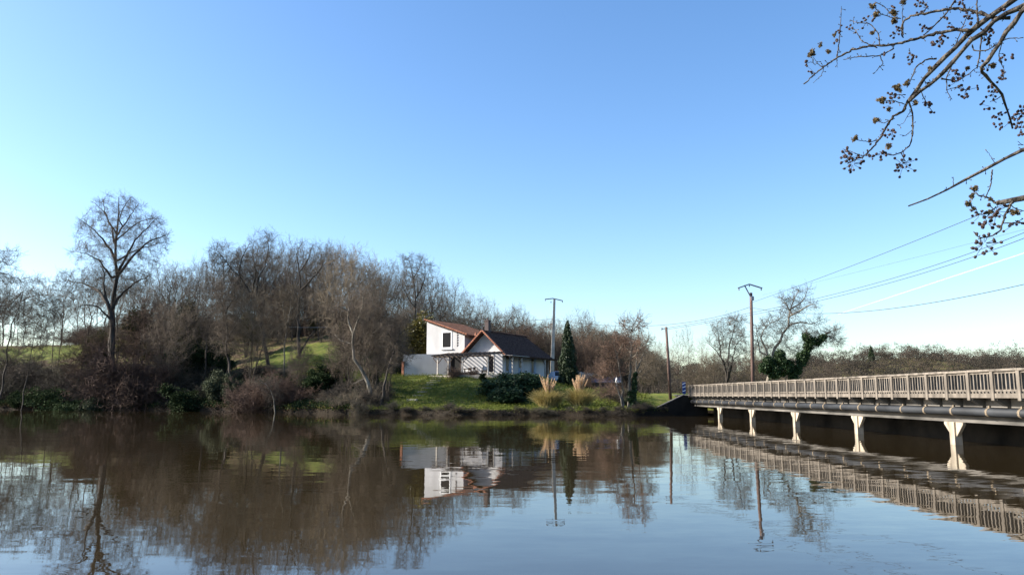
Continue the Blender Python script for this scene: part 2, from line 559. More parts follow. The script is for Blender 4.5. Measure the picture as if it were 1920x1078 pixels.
# ------------------------------------------------------------------ terrain
SX = np.array([-700, -300, -120, -60.4, -37.2, -24, -12, 2.2, 9.9, 15, 24, 900.])
SY = np.array([230, 150, 112, 93.7, 84.2, 76, 68.2, 64.6, 63.0, 64.6, 65, 65.])
def shore(x):
    x = np.asarray(x, float)
    w = np.where((x < 13) & (x > -200), .28 * np.sin(x * 1.7) + .2 * np.sin(x * 3.9 + 1) + .35 * np.sin(x * .45), 0)
    return np.interp(x, SX, SY) + w * np.clip((13 - x) / 3, 0, 1)
def sm(x, a, b):
    t = np.clip((x - a) / (b - a), 0, 1)
    return t * t * (3 - 2 * t)
def height(x, y):
    x, y = np.broadcast_arrays(np.asarray(x, float), np.asarray(y, float))
    d = y - shore(x)
    zl = np.interp(d, [-3, -.4, 0, .3, 12, 34, 80, 200, 700], [-1.5, -.8, -.05, .42, 3.6, 10, 13.5, 15, 15])
    zh = np.interp(d, [-3, -.4, 0, .3, 4, 14, 17, 36, 52, 95, 260, 700], [-1.5, -.8, -.05, .45, .8, 3.15, 3.7, 3.75, 5.3, 7.5, 8, 8])
    zr = np.interp(d, [-3, -.4, 0, .3, 3, 8, 400], [-1.5, -.8, -.05, .42, .6, 1.7, 1.7])
    wl = 1 - sm(x, -26, -13)
    wr = sm(x, 5, 13)
    z = zl * wl + zr * wr + zh * (1 - wl - wr)
    z = z + np.where(d > .5, (.10 * np.sin(x * .9 + y * .5) + .07 * np.sin(x * .37 - y * 1.3) + .04 * np.sin(2.1 * x + 1.3 * y)) * np.clip(d / 6, 0, 1) * (1 - .9 * sm(x, -14, -10) * (1 - sm(x, 8, 12)) * sm(d, 13, 17) * (1 - sm(d, 34, 40))), 0)
    # distant wooded hill
    hx = np.interp(x, [-800, -60, 40, 110, 165, 191, 212, 230, 250, 268, 298, 420, 900], [26, 20, 10, 12, 15, 17, 20, 20.5, 15.5, 17, 18.5, 17, 18])
    z = np.where(d > 100, np.maximum(z, 1.7 + hx * sm(y, 300, 430)), z)
    z = z - 1.5 * np.exp(-((x - 7.0) / 2.6) ** 2 - ((y - 83) / 6.5) ** 2)
    z = np.where((x > 21.6) & (d < 8), .95, z)
    return z
def gz(x, y): return float(height(np.array([x]), np.array([y]))[0])
def hit(px, py):
    "where the line of sight of a photo pixel meets the ground"
    d = ray(px, py)
    t = np.arange(50, 260, .05) / d[1]
    p = np.array([0, 0, EYE]) + d * t[:, None]
    h = height(p[:, 0], p[:, 1])
    i = int(np.argmax(p[:, 2] <= h))
    return np.array([p[i, 0], p[i, 1], h[i]])

def grid_mesh(name, xs, ds, fn):
    X, D = np.meshgrid(xs, ds)
    P = fn(X, D)
    n, m = X.shape
    i = np.arange(n * m).reshape(n, m)
    F = np.stack([i[:-1, :-1], i[:-1, 1:], i[1:, 1:], i[1:, :-1]], -1).reshape(-1, 4)
    return mesh_np(name, P.reshape(-1, 3), F, smooth=True)
xs = np.concatenate([np.linspace(-700, -130, 40)[:-1], np.linspace(-130, -76, 50)[:-1], np.arange(-76, 46, .7), np.linspace(46, 120, 40)[1:], np.linspace(120, 900, 60)[1:]])
ds = np.concatenate([[-3, -1, -.4, -.15, 0, .1, .2, .3, .5, .8, 1.2, 1.6, 2], np.arange(2.5, 45, .7), np.linspace(45, 130, 60)[1:], np.linspace(130, 420, 50)[1:], np.linspace(420, 1500, 30)[1:]])
def tfn(X, D):
    Y = shore(X) + D
    return np.stack([X, Y, height(X, Y)], -1)
me = grid_mesh('ground', xs, ds, tfn)
co = np.empty(len(me.vertices) * 3, np.float32)
me.vertices.foreach_get('co', co)
co = co.reshape(-1, 3)
dd = co[:, 1] - shore(co[:, 0])
soil = 1 - sm(dd, .25, .7)
litter = np.maximum(sm(dd, 150, 200), np.maximum((1 - sm(co[:, 0], -26, -15)) * sm(dd, -1, 1), sm(dd, 40, 50) * (1 - sm(co[:, 0], 8, 14))))
for cx, cy, rx, ry in ((-25.5, 102, 8, 6), (-84, 126, 22, 8), (-40, 92, 3, 3)):
    litter = litter * sm(((co[:, 0] - cx) / rx) ** 2 + ((co[:, 1] - cy) / ry) ** 2, .6, 1.2)
for nme, arr in (('soil', soil), ('litter', litter)):
    a = me.attributes.new(nme, 'FLOAT', 'POINT')
    a.data.foreach_set('value', arr.astype(np.float32))

def ground_mat():
    m = mat('grass_and_soil', (.038, .064, .012), (.135, .155, .031), .5, .95, 0, detail=8, lo=.3, hi=.7)
    t = m.node_tree
    b = t.nodes['Principled BSDF']
    src = b.inputs['Base Color'].links[0].from_socket
    def mix(fac, a, col):
        x = t.nodes.new('ShaderNodeMix')
        x.data_type = 'RGBA'
        t.links.new(fac, x.inputs['Factor'])
        t.links.new(a, x.inputs['A'])
        if isinstance(col, tuple): x.inputs['B'].default_value = (*col, 1)
        else: t.links.new(col, x.inputs['B'])
        return x.outputs['Result']
    def att(n):
        a = t.nodes.new('ShaderNodeAttribute')
        a.attribute_name = n
        return a.outputs['Fac']
    def noise(s, lo, hi, d=6):
        tc = t.nodes.new('ShaderNodeTexCoord')
        n = t.nodes.new('ShaderNodeTexNoise')
        n.inputs['Scale'].default_value = s
        n.inputs['Detail'].default_value = d
        t.links.new(tc.outputs['Object'], n.inputs['Vector'])
        r = t.nodes.new('ShaderNodeMapRange')
        r.inputs[1].default_value, r.inputs[2].default_value = lo, hi
        t.links.new(n.outputs['Fac'], r.inputs[0])
        return r.outputs[0], n
    f, _ = noise(2.3, .5, .72)
    c = mix(f, src, (.17, .14, .055))
    lf, ln = noise(.8, .3, .55)
    ad = t.nodes.new('ShaderNodeMath')
    ad.operation = 'MULTIPLY'
    t.links.new(lf, ad.inputs[0])
    t.links.new(att('litter'), ad.inputs[1])
    l2, _ = noise(3.5, .3, .7)
    lit = t.nodes.new('ShaderNodeMix')
    lit.data_type = 'RGBA'
    t.links.new(l2, lit.inputs['Factor'])
    lit.inputs['A'].default_value = (.045, .032, .02, 1)
    lit.inputs['B'].default_value = (.12, .085, .05, 1)
    c = mix(ad.outputs[0], c, lit.outputs['Result'])
    c = mix(att('soil'), c, (.022, .017, .012))
    t.links.new(c, b.inputs['Base Color'])
    _, nn = noise(9, 0, 1, 8)
    bp = t.nodes.new('ShaderNodeBump')
    bp.inputs['Strength'].default_value = .9
    bp.inputs['Distance'].default_value = .12
    t.links.new(nn.outputs['Fac'], bp.inputs['Height'])
    t.links.new(bp.outputs[0], b.inputs['Normal'])
    b.inputs['Specular IOR Level'].default_value = .1
    return m
M['ground'] = ground_mat()
g = link('ground', me, None, M['ground'])
g['kind'] = 'structure'
# near bank under the camera and the low land behind the causeway
def nfn(X, D):
    Z = np.interp(D, [-90, -2, 2.5, 4.2, 5.5, 8], [1.6, .35, .18, .05, -.3, -1.2]) + 1.3 * sm(X, 9, 15) * (1 - sm(D, 4, 7))
    return np.stack([X, D + .25 * np.sin(X * .8), Z], -1)
me = grid_mesh('near_bank', np.concatenate([np.linspace(-300, -30, 20)[:-1], np.arange(-30, 24, .8), np.linspace(24, 500, 20)]), np.concatenate([np.linspace(-90, -2, 12)[:-1], np.linspace(-2, 8, 25)]), nfn)
o = link('near_bank', me, None, M['ground'])
o['kind'] = 'structure'
me = grid_mesh('field', np.linspace(21.8, 900, 40), np.linspace(-80, 72, 30), lambda X, D: np.stack([X, D, np.full_like(X, .9)], -1))
o = link('field', me, None, M['ground'])
o['kind'] = 'structure'

# ------------------------------------------------------------------ water
def water_mat():
    m = bpy.data.materials.new('river_water')
    m.use_nodes = True
    t = m.node_tree
    b = t.nodes['Principled BSDF']
    b.inputs['Base Color'].default_value = (.025, .0178, .0088, 1)
    b.inputs['Roughness'].default_value = .015
    b.inputs['IOR'].default_value = 1.45
    tc = t.nodes.new('ShaderNodeTexCoord')
    def ripple(sc, scale, det):
        mp = t.nodes.new('ShaderNodeMapping')
        mp.inputs['Scale'].default_value = sc
        mp.inputs['Rotation'].default_value = (0, 0, R(6))
        t.links.new(tc.outputs['Object'], mp.inputs[0])
        n = t.nodes.new('ShaderNodeTexNoise')
        n.inputs['Scale'].default_value = scale
        n.inputs['Detail'].default_value = det
        t.links.new(mp.outputs[0], n.inputs['Vector'])
        s = t.nodes.new('ShaderNodeVectorMath')
        s.operation = 'SUBTRACT'
        t.links.new(n.outputs['Color'], s.inputs[0])
        s.inputs[1].default_value = (.5, .5, .5)
        return s.outputs[0], n
    def scale(v, f):
        s = t.nodes.new('ShaderNodeVectorMath')
        s.operation = 'MULTIPLY'
        t.links.new(v, s.inputs[0])
        if isinstance(f, tuple): s.inputs[1].default_value = f
        else: t.links.new(f, s.inputs[1])
        return s.outputs[0]
    def add(a, c):
        s = t.nodes.new('ShaderNodeVectorMath')
        s.operation = 'ADD'
        t.links.new(a, s.inputs[0])
        if isinstance(c, tuple): s.inputs[1].default_value = c
        else: t.links.new(c, s.inputs[1])
        return s.outputs[0]
    r1, _ = ripple((.35, 1, 1), 3.2, 2)
    r2, _ = ripple((.3, 1, 1), .75, 1)
    r3, _ = ripple((.4, 1, 1), 13, 1)
    _, pn = ripple((.35, 1, 1), .09, 3)
    mr = t.nodes.new('ShaderNodeMapRange')
    mr.inputs[1].default_value, mr.inputs[2].default_value = .4, .62
    mr.inputs[3].default_value, mr.inputs[4].default_value = .55, 1.25
    t.links.new(pn.outputs['Fac'], mr.inputs[0])
    tot = add(add(scale(r1, (.011, .028, 0)), scale(r2, (.004, .009, 0))), scale(r3, (.005, .011, 0)))
    tot = scale(tot, mr.outputs[0])
    nv = add(tot, (0, 0, 1))
    nz = t.nodes.new('ShaderNodeVectorMath')
    nz.operation = 'NORMALIZE'
    t.links.new(nv, nz.inputs[0])
    t.links.new(nz.outputs[0], b.inputs['Normal'])
    return m
M['water'] = water_mat()
me = mesh_np('river', [(-700, -5, 0), (21.9, -5, 0), (21.9, 72, 0), (-11, 72, 0), (-700, 300, 0)], [[0, 1, 2, 3, 4]])
o = link('river', me, None, M['water'])
o['kind'] = 'structure'

# ------------------------------------------------------------------ bridge
BX, Y0, Y1, PITCH_P = 15.05, 8.9, 64.6, 1.26
bridge = thing('bridge', 'long concrete road bridge with balustrade and pipe over the river', 'bridge', (BX, Y1, 0))
def L(y): return y - Y1           # local y
W = 6.9
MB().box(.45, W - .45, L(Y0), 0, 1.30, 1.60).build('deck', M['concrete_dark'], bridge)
MB().box(.495, W - .495, L(Y0), 6, 1.602, 1.70).build('road_surface', M['asphalt'], bridge)
MB().box(-.02, .49, L(Y0), .05, 1.603, 1.745).build('ledge', M['concrete'], bridge)
MB().box(W - .49, W + .02, L(Y0), .05, 1.603, 1.745).build('ledge', M['concrete'], bridge)
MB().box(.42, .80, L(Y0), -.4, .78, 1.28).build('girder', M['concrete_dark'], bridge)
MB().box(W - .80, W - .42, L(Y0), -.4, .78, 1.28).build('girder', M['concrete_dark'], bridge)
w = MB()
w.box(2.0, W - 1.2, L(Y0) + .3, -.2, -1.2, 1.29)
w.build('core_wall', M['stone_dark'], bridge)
# cantilever brackets under the ledge
post_y = [24.02 + PITCH_P * k for k in range(-12, 33)]
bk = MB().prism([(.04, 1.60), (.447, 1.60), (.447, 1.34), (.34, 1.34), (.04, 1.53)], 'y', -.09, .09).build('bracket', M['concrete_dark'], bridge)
bk.location = (0, L(post_y[0]), 0)
for y in post_y[1:]:
    q = link('bracket', bk.data, bridge); q.location = (0, L(y), 0)
# balustrade: posts, baluster panels, coping
pm = MB().box(-.055, .10, -.075, .075, 1.52, 2.41).build('railing_post', M['concrete'], bridge, .012)
pm.location = (0, L(post_y[0]), 0)
pmesh = pm.data
for y in post_y[1:]:
    q = link('railing_post', pmesh, bridge); q.location = (0, L(y), 0)
for y in post_y:
    q = link('railing_post', pmesh, bridge); q.location = (W, L(y), 0); q.rotation_euler = (0, 0, math.pi)
def panel():
    b = MB()
    a, c = .0755, PITCH_P - .0755
    b.box(0, .07, a, c, 1.80, 1.86)              # bottom rail
    b.box(0, .07, a, c, 2.345, 2.40)             # top rail
    n = 6
    st = (c - a) / n
    for k in range(n + 1):
        yy = a + st * k
        wv = .027
        b.box(.004, .115, max(yy - wv, a), min(yy + wv, c), 1.86, 2.345)
    for k in range(n):
        yy = a + st * (k + .5)
        b.box(.01, .06, yy - .035, yy + .035, 1.746, 1.80)
    return b
pan = panel().build('baluster_panel', M['concrete'], bridge)
pan.location = (0, L(post_y[0]), 0)
for y in post_y[1:-1]:
    q = link('baluster_panel', pan.data, bridge); q.location = (0, L(y), 0)
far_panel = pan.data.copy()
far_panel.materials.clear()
far_panel.materials.append(M['concrete_dark'])  # darker colour paints shade behind the gaps of the near balustrade
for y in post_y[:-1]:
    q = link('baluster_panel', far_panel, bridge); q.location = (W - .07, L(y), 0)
def coping(x0, x1):
    b = MB()
    g = rs(3)
    for i, y in enumerate(post_y[:-1]):
        dz = g.uniform(-.006, .006)
        b.box(x0, x1, L(y) + .004, L(y + PITCH_P) - .004, 2.411 + dz, 2.485 + dz)
    return b
coping(-.06, .13).build('coping', M['concrete'], bridge, .012)
coping(W - .13, W + .06).build('coping', M['concrete'], bridge, .012)
# pipe with straps
pipe = MB().tube([(.22, L(Y0), 1.15), (.22, -.3, 1.15)], .138, 20).build('pipe', M['pipe'], bridge, smooth=True)
sb = MB()
sb.tube([(.22, -.05, 1.15), (.22, .05, 1.15)], .148, 18)
sb.box(.19, .25, -.03, .03, 1.29, 1.36)
sp = None
for k, y in enumerate(np.arange(21.2, 64, 1.78)):
    if sp is None: sp = q = sb.build('pipe_strap', M['strap'], pipe)
    else: q = link('pipe_strap', sp.data, pipe)
    q.location = (0, L(float(y) + .12 * math.sin(k * 2.3)), 0)
# piers: slim column with haunches each side, along the girder
def pier():
    b = MB()
    b.box(.30, .58, -.15, .15, -1.3, .776)
    b.prism([(-.151, .28), (-.56, .69), (-.56, .774), (-.151, .774)], 'x', .37, .50)
    b.prism([(.151, .28), (.151, .774), (.56, .774), (.56, .69)], 'x', .37, .50)
    return b
pr = None
for k in range(-2, 5):
    y = 27.0 + 7.42 * k
    if pr is None: pr = q = pier().build('pier', M['concrete_pale'], bridge, .012)
    else: q = link('pier', pr.data, bridge)
    q.location = (0, L(y), 0)
# abutment with sloping wing wall
ab = thing('abutment_wall', 'dark stone wing wall sloping down from the end of the bridge to the water', 'wall', (BX, Y1, 0))
b = MB()
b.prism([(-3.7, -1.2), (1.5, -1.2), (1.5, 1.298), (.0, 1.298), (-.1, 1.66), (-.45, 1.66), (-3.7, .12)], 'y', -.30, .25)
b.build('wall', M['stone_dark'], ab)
MB().add([(-.45, -.33, 1.662), (-.45, .27, 1.662), (-3.72, .27, .122), (-3.72, -.33, .122), (-.45, -.33, 1.73), (-.45, .27, 1.73), (-3.72, .27, .19), (-3.72, -.33, .19)],
         [(0, 1, 2, 3), (7, 6, 5, 4), (0, 4, 5, 1), (1, 5, 6, 2), (2, 6, 7, 3), (3, 7, 4, 0)]).build('coping', M['concrete_dark'], ab)
# approach embankment is part of the ground; marker board at the bridge end
mk = thing('marker_board', 'narrow blue and white marker board at the far end of the balustrade', 'road marker', tuple(at(1283, 741, 65.4)))
MB().box(-.13, .13, -.02, .02, .12, 1.12).build('board', M['blue'], mk)
b = MB()
for z in (.30, .62, .90): b.prism([(-.131, z), (.131, z + .10), (.131, z + .16), (-.131, z + .06)], 'y', -.024, -.0205)
b.build('white_stripe', M['whitepaint'], mk)
MB().box(-.035, .035, .021, .06, -.4, .9).build('post', M['steel'], mk)
o = MB().box(.5, W - .5, 0.0, 140, 1.6, 1.715).build('road', M['asphalt'])
o.location = (BX, Y1 + 6.01, 0)
o['kind'] = 'structure'

# ------------------------------------------------------------------ house
HZ = 3.73
C0 = at(942, 705, 84.0)
house = thing('house', 'white rendered house with tiled roofs above the lawn', 'house', (C0[0], C0[1], HZ), R(-30))
def gable(b, x0, x1, y0, y1, ze, zp):
    xm = (x0 + x1) / 2
    b.prism([(x0, -.6), (x1, -.6), (x1, ze), (xm, zp), (x0, ze)], 'y', y0, y1)
MBw = MB()
MBw.prism([(-4.9, -.6), (0, -.6), (0, 2.6), (-4.9, 2.6)], 'y', 0, 11.0)
MBw.prism([(-4.9, 2.603), (0, 2.603), (-2.45, 4.80)], 'y', .50, 9.6)
MBw.build('wall', M['render'], house)
MB().prism([(-10.1, -.6), (-4.903, -.6), (-4.903, 4.62), (-10.1, 6.35)], 'y', .003, 7.5).build('upper_storey_wall', M['render'], house)
# main roof: two slopes, hipped far end
ov = .22
def slab(b, q, t=.13):
    "quad/tri roof plane with thickness t downward"
    n = len(q)
    v = [tuple(p) for p in q] + [(p[0], p[1], p[2] - t) for p in q]
    b.add(v, [tuple(range(n)), tuple(range(2 * n - 1, n - 1, -1))] + [(i, n + i, n + (i + 1) % n, (i + 1) % n) for i in range(n)])
k = (4.87 - 2.6) / 2.45
ez = 2.66 - .5 * k
roof = MB()
slab(roof, [(-2.45, -ov, 4.93), (.5, -ov, ez), (.5, 11.5, ez), (-2.45, 9.7, 4.93)])
slab(roof, [(-2.4505, -ov, 4.93), (-2.4505, 9.7, 4.93), (-5.4, 11.5, ez), (-5.4, -ov, ez)])
slab(roof, [(-2.45, 9.703, 4.929), (.5, 11.503, ez), (-5.4, 11.503, ez)])
rf = roof.build('main_roof', M['tile_dark'], house)
b = MB()
for i in range(26):
    y = -ov + .05 + i * .395
    b.tube([(-2.45, y, 4.93), (-2.45, y + .40, 4.955)], [.10, .12], 8)
b.build('ridge_tile', M['tile_dark'], rf)
b = MB()
sl = math.hypot(2.95, 2.95 * k)
for sgn in (-1, 1):
    n = 17
    for i in range(n):
        a0, a1 = i / n, (i + .88) / n
        def pt(a, dz): return (-2.45 + sgn * (2.97 * a + .02), -ov - .03, 4.95 - 2.97 * a * k + dz)
        b.bar(pt(a0, .01), pt(a1, .045), .22, .15)
b.build('verge_tile', M['tile_orange'], rf)
# monopitch roof of the upper storey
kb = (6.35 - 4.62) / 5.2
b = MB()
def zb(x): return 6.37 + (-10.1 - x) * kb
slab(b, [(-10.28, -.25, zb(-10.28) + .12), (-10.28, 7.9, zb(-10.28) + .12), (-4.35, 7.9, zb(-4.35) + .12), (-4.35, -.25, zb(-4.35) + .12)])
ur = b.build('upper_roof', M['tile'], house)
b = MB()
for i in range(20):
    x = -10.3 + i * .295
    b.bar((x, -.27, zb(x) + .15), (x + .25, -.27, zb(x + .25) + .18), .16, .11)
b.build('verge_tile', M['tile_orange'], ur)
b = MB()                                              # rows of half-round tiles
for j in range(34):
    y = -.2 + j * .24
    b.tube([(-10.26, y, zb(-10.26) + .125), (-4.33, y, zb(-4.33) + .125)], .07, 6)
b.build('tile_rows', M['tile'], ur)
# chimney, vent
b = MB(); b.box(-2.85, -2.35, .9, 1.4, 4.4, 6.1); b.box(-2.90, -2.30, .85, 1.45, 6.10, 6.22)
ch = b.build('chimney', M['brick'], house)
MB().tube([(-2.6, 1.15, 6.22), (-2.6, 1.15, 6.5)], .11, 10).build('chimney_pot', M['brick'], ch)
MB().tube([(-3.35, 1.2, 4.2), (-3.35, 1.2, 7.0)], .022, 6).build('antenna_mast', M['steel'], house)
MB().tube([(-4.2, 1.2, 3.6), (-4.2, 1.2, 4.55), (-4.2, 1.2, 4.95)], [.17, .15, .05], 10).build('terracotta_vent', M['tile_orange'], house)
def window(x0, x1, z0, z1, y=0.0, sill=True, fw=.07, name='window', frame=M['whitepaint'], bars=1):
    b = MB()
    b.box(x0 - fw, x0, y - .045, y + .01, z0 - fw, z1 + fw)
    b.box(x1, x1 + fw, y - .045, y + .01, z0 - fw, z1 + fw)
    b.box(x0, x1, y - .045, y + .01, z1, z1 + fw)
    b.box(x0, x1, y - .045, y + .01, z0 - fw, z0)
    f = b.build(name, frame, house)
    MB().box(x0, x1, y - .012, y + .01, z0, z1).build('pane', M['glass'], f)
    if sill: MB().box(x0 - .25, x1 + .25, y - .16, y + .01, z0 - fw - .10, z0 - fw - .003).build('sill', M['whitepaint'], f)
    return f
window(-7.86, -6.72, 3.28, 4.95, 0, fw=.13)
window(-1.92, -1.12, .45, 2.15, 0, sill=False, fw=.09, frame=M['wood_grey'])
d = MB(); d.box(-6.62, -5.45, -.012, .0, .02, 2.2)
d = d.build('door', M['void'], house)
b = MB(); b.box(-6.70, -6.623, -.05, .0, .02, 2.28); b.box(-5.447, -5.37, -.05, .0, .02, 2.28); b.box(-6.623, -5.447, -.05, .0, 2.203, 2.28)
b.build('door_frame', M['wood_dark'], d)
# iron ornaments climbing the wall
b = MB()
for i in range(6):
    z = 3.35 + i * .29
    b.bar((-5.92, -.03, z), (-5.76, -.03, z + .20), .03, .05)
    b.bar((-5.92, -.03, z + .20), (-5.84, -.03, z + .10), .03, .04)
b.build('wall_ornament', M['wood_dark'], house)
# openings along the long wall (local +x face): built as boxes
def side_open(y0, y1, z0, z1, m, name, proud=.012, parent=house):
    return MB().box(-.01, proud, y0, y1, z0, z1).build(name, m, parent)
wf = side_open(.62, 1.42, .45, 2.22, M['bluewhite'], 'window', .03); MB().box(.0301, .036, .72, 1.32, .53, 2.14).build('pane', M['glass'], wf)
side_open(1.46, 1.98, .42, 2.24, M['bluewhite'], 'shutter', .05)
dr = side_open(3.55, 4.45, .05, 2.15, M['bluewhite'], 'side_door', .03); MB().box(.0301, .036, 3.63, 4.10, .95, 2.05).build('pane', M['glass'], dr)
wf = side_open(6.45, 7.25, .42, 2.2, M['bluewhite'], 'window', .03); MB().box(.0301, .036, 6.55, 7.15, .5, 2.12).build('pane', M['glass'], wf)
side_open(7.28, 7.75, .42, 2.22, M['bluewhite'], 'shutter', .05)
dr = side_open(10.0, 10.9, .05, 2.15, M['wood_dark'], 'side_door', .03)
MB().box(.0301, .06, 10.75, 10.8, 1.0, 1.15).build('handle', M['steel'], dr)
# low annex on the lit end
HM = Matrix.Translation((C0[0], C0[1], HZ)) @ Matrix.Rotation(R(-30), 4, 'Z')
def hl(p):
    q = HM.inverted() @ Vector((p[0], p[1], HZ))
    return (q.x, q.y)
pa, pb_, pc = (-6.8, -.35), (-11.5, -2.5), (-12.6, 2.0)
an = MB(); an.prism([pa, (pa[0], -.004), (-10.1, -.004), (-10.9, 1.2), pc, pb_], 'z', -1.2, 2.50)
an = an.build('annex_wall', M['render'], house)
b = MB(); b.bar((pb_[0] - .02, pb_[1] + .1, .1), (pb_[0] - .02, pb_[1] + .1, 1.7), .30, .30)
b.build('brick_pier', M['tile_orange'], house)
# pergola and side porch
pg = MB()
FZ, BZ = 2.10, 2.52
for i in range(13):
    x = -6.9 + i * .60
    pg.bar((x, -3.5, FZ - .02 + .07), (x, -.06, BZ + .07), .085, .13)
pl = pg.build('pergola_rafters', M['wood_dark'], house)
b = MB(); b.box(-6.95, .35, -3.08, -2.94, FZ - .14, FZ + .035)
b.box(-6.9, .3, -.055, -.004, BZ - .12, BZ + .02)
b.build('pergola_beam', M['wood_dark'], house)
def post(x, y, z1, m=M['wood_grey'], br=True, ax='x'):
    p = MB().box(x - .065, x + .065, y - .065, y + .065, -.3, z1).build('post', m, house)
    if br:
        q = MB()
        for s in (-1, 1):
            e = (x + s * .62, y, z1) if ax == 'x' else (x, y + s * .62, z1)
            st = (x + s * .07, y, z1 - .62) if ax == 'x' else (x, y + s * .07, z1 - .62)
            q.bar(st, e, .06, .07)
        q.build('brace', M['wood_dark'], p)
for x in (-6.4, -5.0, -3.17, 0.0): post(x, -3.01, FZ - .142)
for y in (.1, 2.1, 7.7): post(1.2, y, 2.08, ax='y')
b = MB()
slab(b, [(.42, -.55, 2.24), (1.55, -.55, 2.16), (1.55, 3.3, 2.16), (.42, 3.3, 2.24)], .05)
b.build('porch_sheet', M['wood_grey'], house)
b = MB()
slab(b, [(.42, 3.31, 2.24), (1.55, 3.31, 2.16), (1.55, 13.4, 2.16), (-.6, 13.4, 2.24), (-.6, 11.55, 2.24), (.42, 11.55, 2.24)], .09)
b.build('porch_roof', M['tile_dark'], house)
MB().box(1.14, 1.27, -.6, 13.2, 1.96, 2.08).build('porch_beam', M['wood_dark'], house)
MB().box(-7.0, 1.7, -3.7, -.003, -.5, .02).build('terrace', M['terrace'], house)
MB().box(.003, 1.7, 0.0, 13.3, -2.2, .02).build('side_terrace', M['terrace'], house)
HM = Matrix.Translation((C0[0], C0[1], HZ)) @ Matrix.Rotation(R(-30), 4, 'Z')
def hw(x, y, z=0.02): return tuple(HM @ Vector((x, y, z)))
# terrace furniture
t = thing('garden_table', 'round dark garden table under the pergola', 'table', hw(-3.6, -1.9), R(-30))
MB().tube([(0, 0, .70), (0, 0, .75)], .75, 20).build('tabletop', M['wood_dark'], t)
MB().tube([(0, 0, .03), (0, 0, .70)], [.12, .06], 8).build('pedestal', M['wood_dark'], t)
MB().tube([(0, 0, 0), (0, 0, .03)], .32, 12).build('foot', M['wood_dark'], t)
def chair_parts(r):
    MB().box(-.22, .22, -.22, .22, .42, .46).build('seat', M['wood_dark'], r)
    b = MB(); b.box(-.22, .22, .19, .225, .62, .90); b.box(-.22, -.18, .19, .225, .46, .62); b.box(.18, .22, .19, .225, .46, .62)
    b.build('backrest', M['wood_dark'], r)
    for sx in (-1, 1):
        for sy in (-1, 1):
            MB().box(sx * .2 - .02, sx * .2 + .02, sy * .2 - .02, sy * .2 + .02, 0, .42).build('leg', M['wood_dark'], r)
ca = thing('garden_chair', 'dark garden chair pulled up to the house side of the round table', 'chair', hw(-3.7, -.95), R(-30), 'garden chairs by the round table')
chair_parts(ca)
dup(ca, hw(-2.65, -1.8), R(-120), label='dark garden chair beside the round table nearest the dark window', group='garden chairs by the round table')
dup(ca, hw(-4.6, -2.0), R(60), label='dark garden chair beside the round table nearest the open doorway', group='garden chairs by the round table')
dk = thing('deck_chair', 'dark folding deck chair standing against the striped shadow wall', 'deck chair', hw(-1.0, -2.0), R(-10))
b = MB()
for s in (-.28, .28):
    b.bar((s, -.5, .02), (s, .45, 1.0), .04, .05); b.bar((s, .5, .02), (s, -.45, .62), .04, .05)
b.build('frame', M['wood_dark'], dk)
MB().add([(-.26, -.42, .55), (.26, -.42, .55), (.26, .05, .33), (-.26, .05, .33), (.26, .42, .97), (-.26, .42, .97)], [(0, 1, 2, 3), (3, 2, 4, 5)]).build('seat', M['wood_grey'], dk)
# low dark planter along the terrace edge
b = MB(); b.box(-4.4, -1.9, -3.62, -3.25, 0, .28)
pb = thing('planter_box', 'long low dark planter along the terrace edge', 'planter', hw(0, 0, .02), R(-30))
b.build('box', M['wood_dark'], pb)
MB().box(-4.35, -1.95, -3.57, -3.30, .28, .31).build('soil', M['stone_dark'], pb)

# ------------------------------------------------------------------ stone steps in the lawn
stp = None
for i, (px, py) in enumerate([(823, 706), (820, 709), (816, 713), (810, 717), (806, 721), (801, 727), (793, 734), (784, 741), (773, 749)]):
    p = hit(px, py)
    if stp is None:
        stp = MB().box(-.5, .5, -.2, .2, -.25, .04).build('stone_step', M['step'], None, .02)
        q = stp
    else:
        q = stp.copy(); COL.objects.link(q)
    q.location = tuple(p); q.rotation_euler = (0, 0, R(-14 + 5 * math.sin(i * 2)))
    tag(q, 'pale flat stone step of the flight climbing the lawn to the terrace', 'step', 'stone steps up the lawn')

# ------------------------------------------------------------------ poles and wires
def tube_pole(root, h, r0, r1, m, n=10, name='shaft', lean=(0, 0)):
    return MB().tube([(0, 0, -.5), (lean[0] * .5, lean[1] * .5, h * .5), (lean[0], lean[1], h)], [r0, (r0 + r1) / 2, r1], n).build(name, m, root, smooth=True)
def insul(x, z): return MB().tube([(x, 0, z), (x, 0, z + .09), (x, 0, z + .13), (x, 0, z + .22)], [.035, .07, .04, .06], 8)
# timber pole by the bridge with a crossarm
b0 = at(1411, 712, 72.0); top = at(1408, 549, 72.0)
p1 = thing('utility_pole', 'tall dark timber pole with angled steel crossarm behind the balustrade', 'utility pole', (b0[0], b0[1], 1.2))
hp = top[2] - 1.2
tube_pole(p1, hp, .19, .13, M['pole_wood'], lean=(top[0] - b0[0], 0))
dx = top[0] - b0[0]
b = MB()
b.bar((dx, -.1, hp - .55), (dx - .62, -.1, hp + .72), .09, .09)
b.bar((dx - 1.25, -.1, hp + .42), (dx - .15, -.1, hp + .80), .11, .11)
b.bar((dx - .15, -.1, hp + .80), (dx + 1.05, -.1, hp + .42), .11, .11)
ca2 = b.build('crossarm', M['steel'], p1)
for x, z in ((-1.15, .2), (-.15, .55), (.95, .2)):
    q = insul(dx + x, hp + z).build('insulator', M['steel'], ca2); q.location = (0, -.1, 0)
MB().box(dx - .06, dx + .2, -.22, -.13, hp - .75, hp - .35).build('bracket', M['steel'], p1)
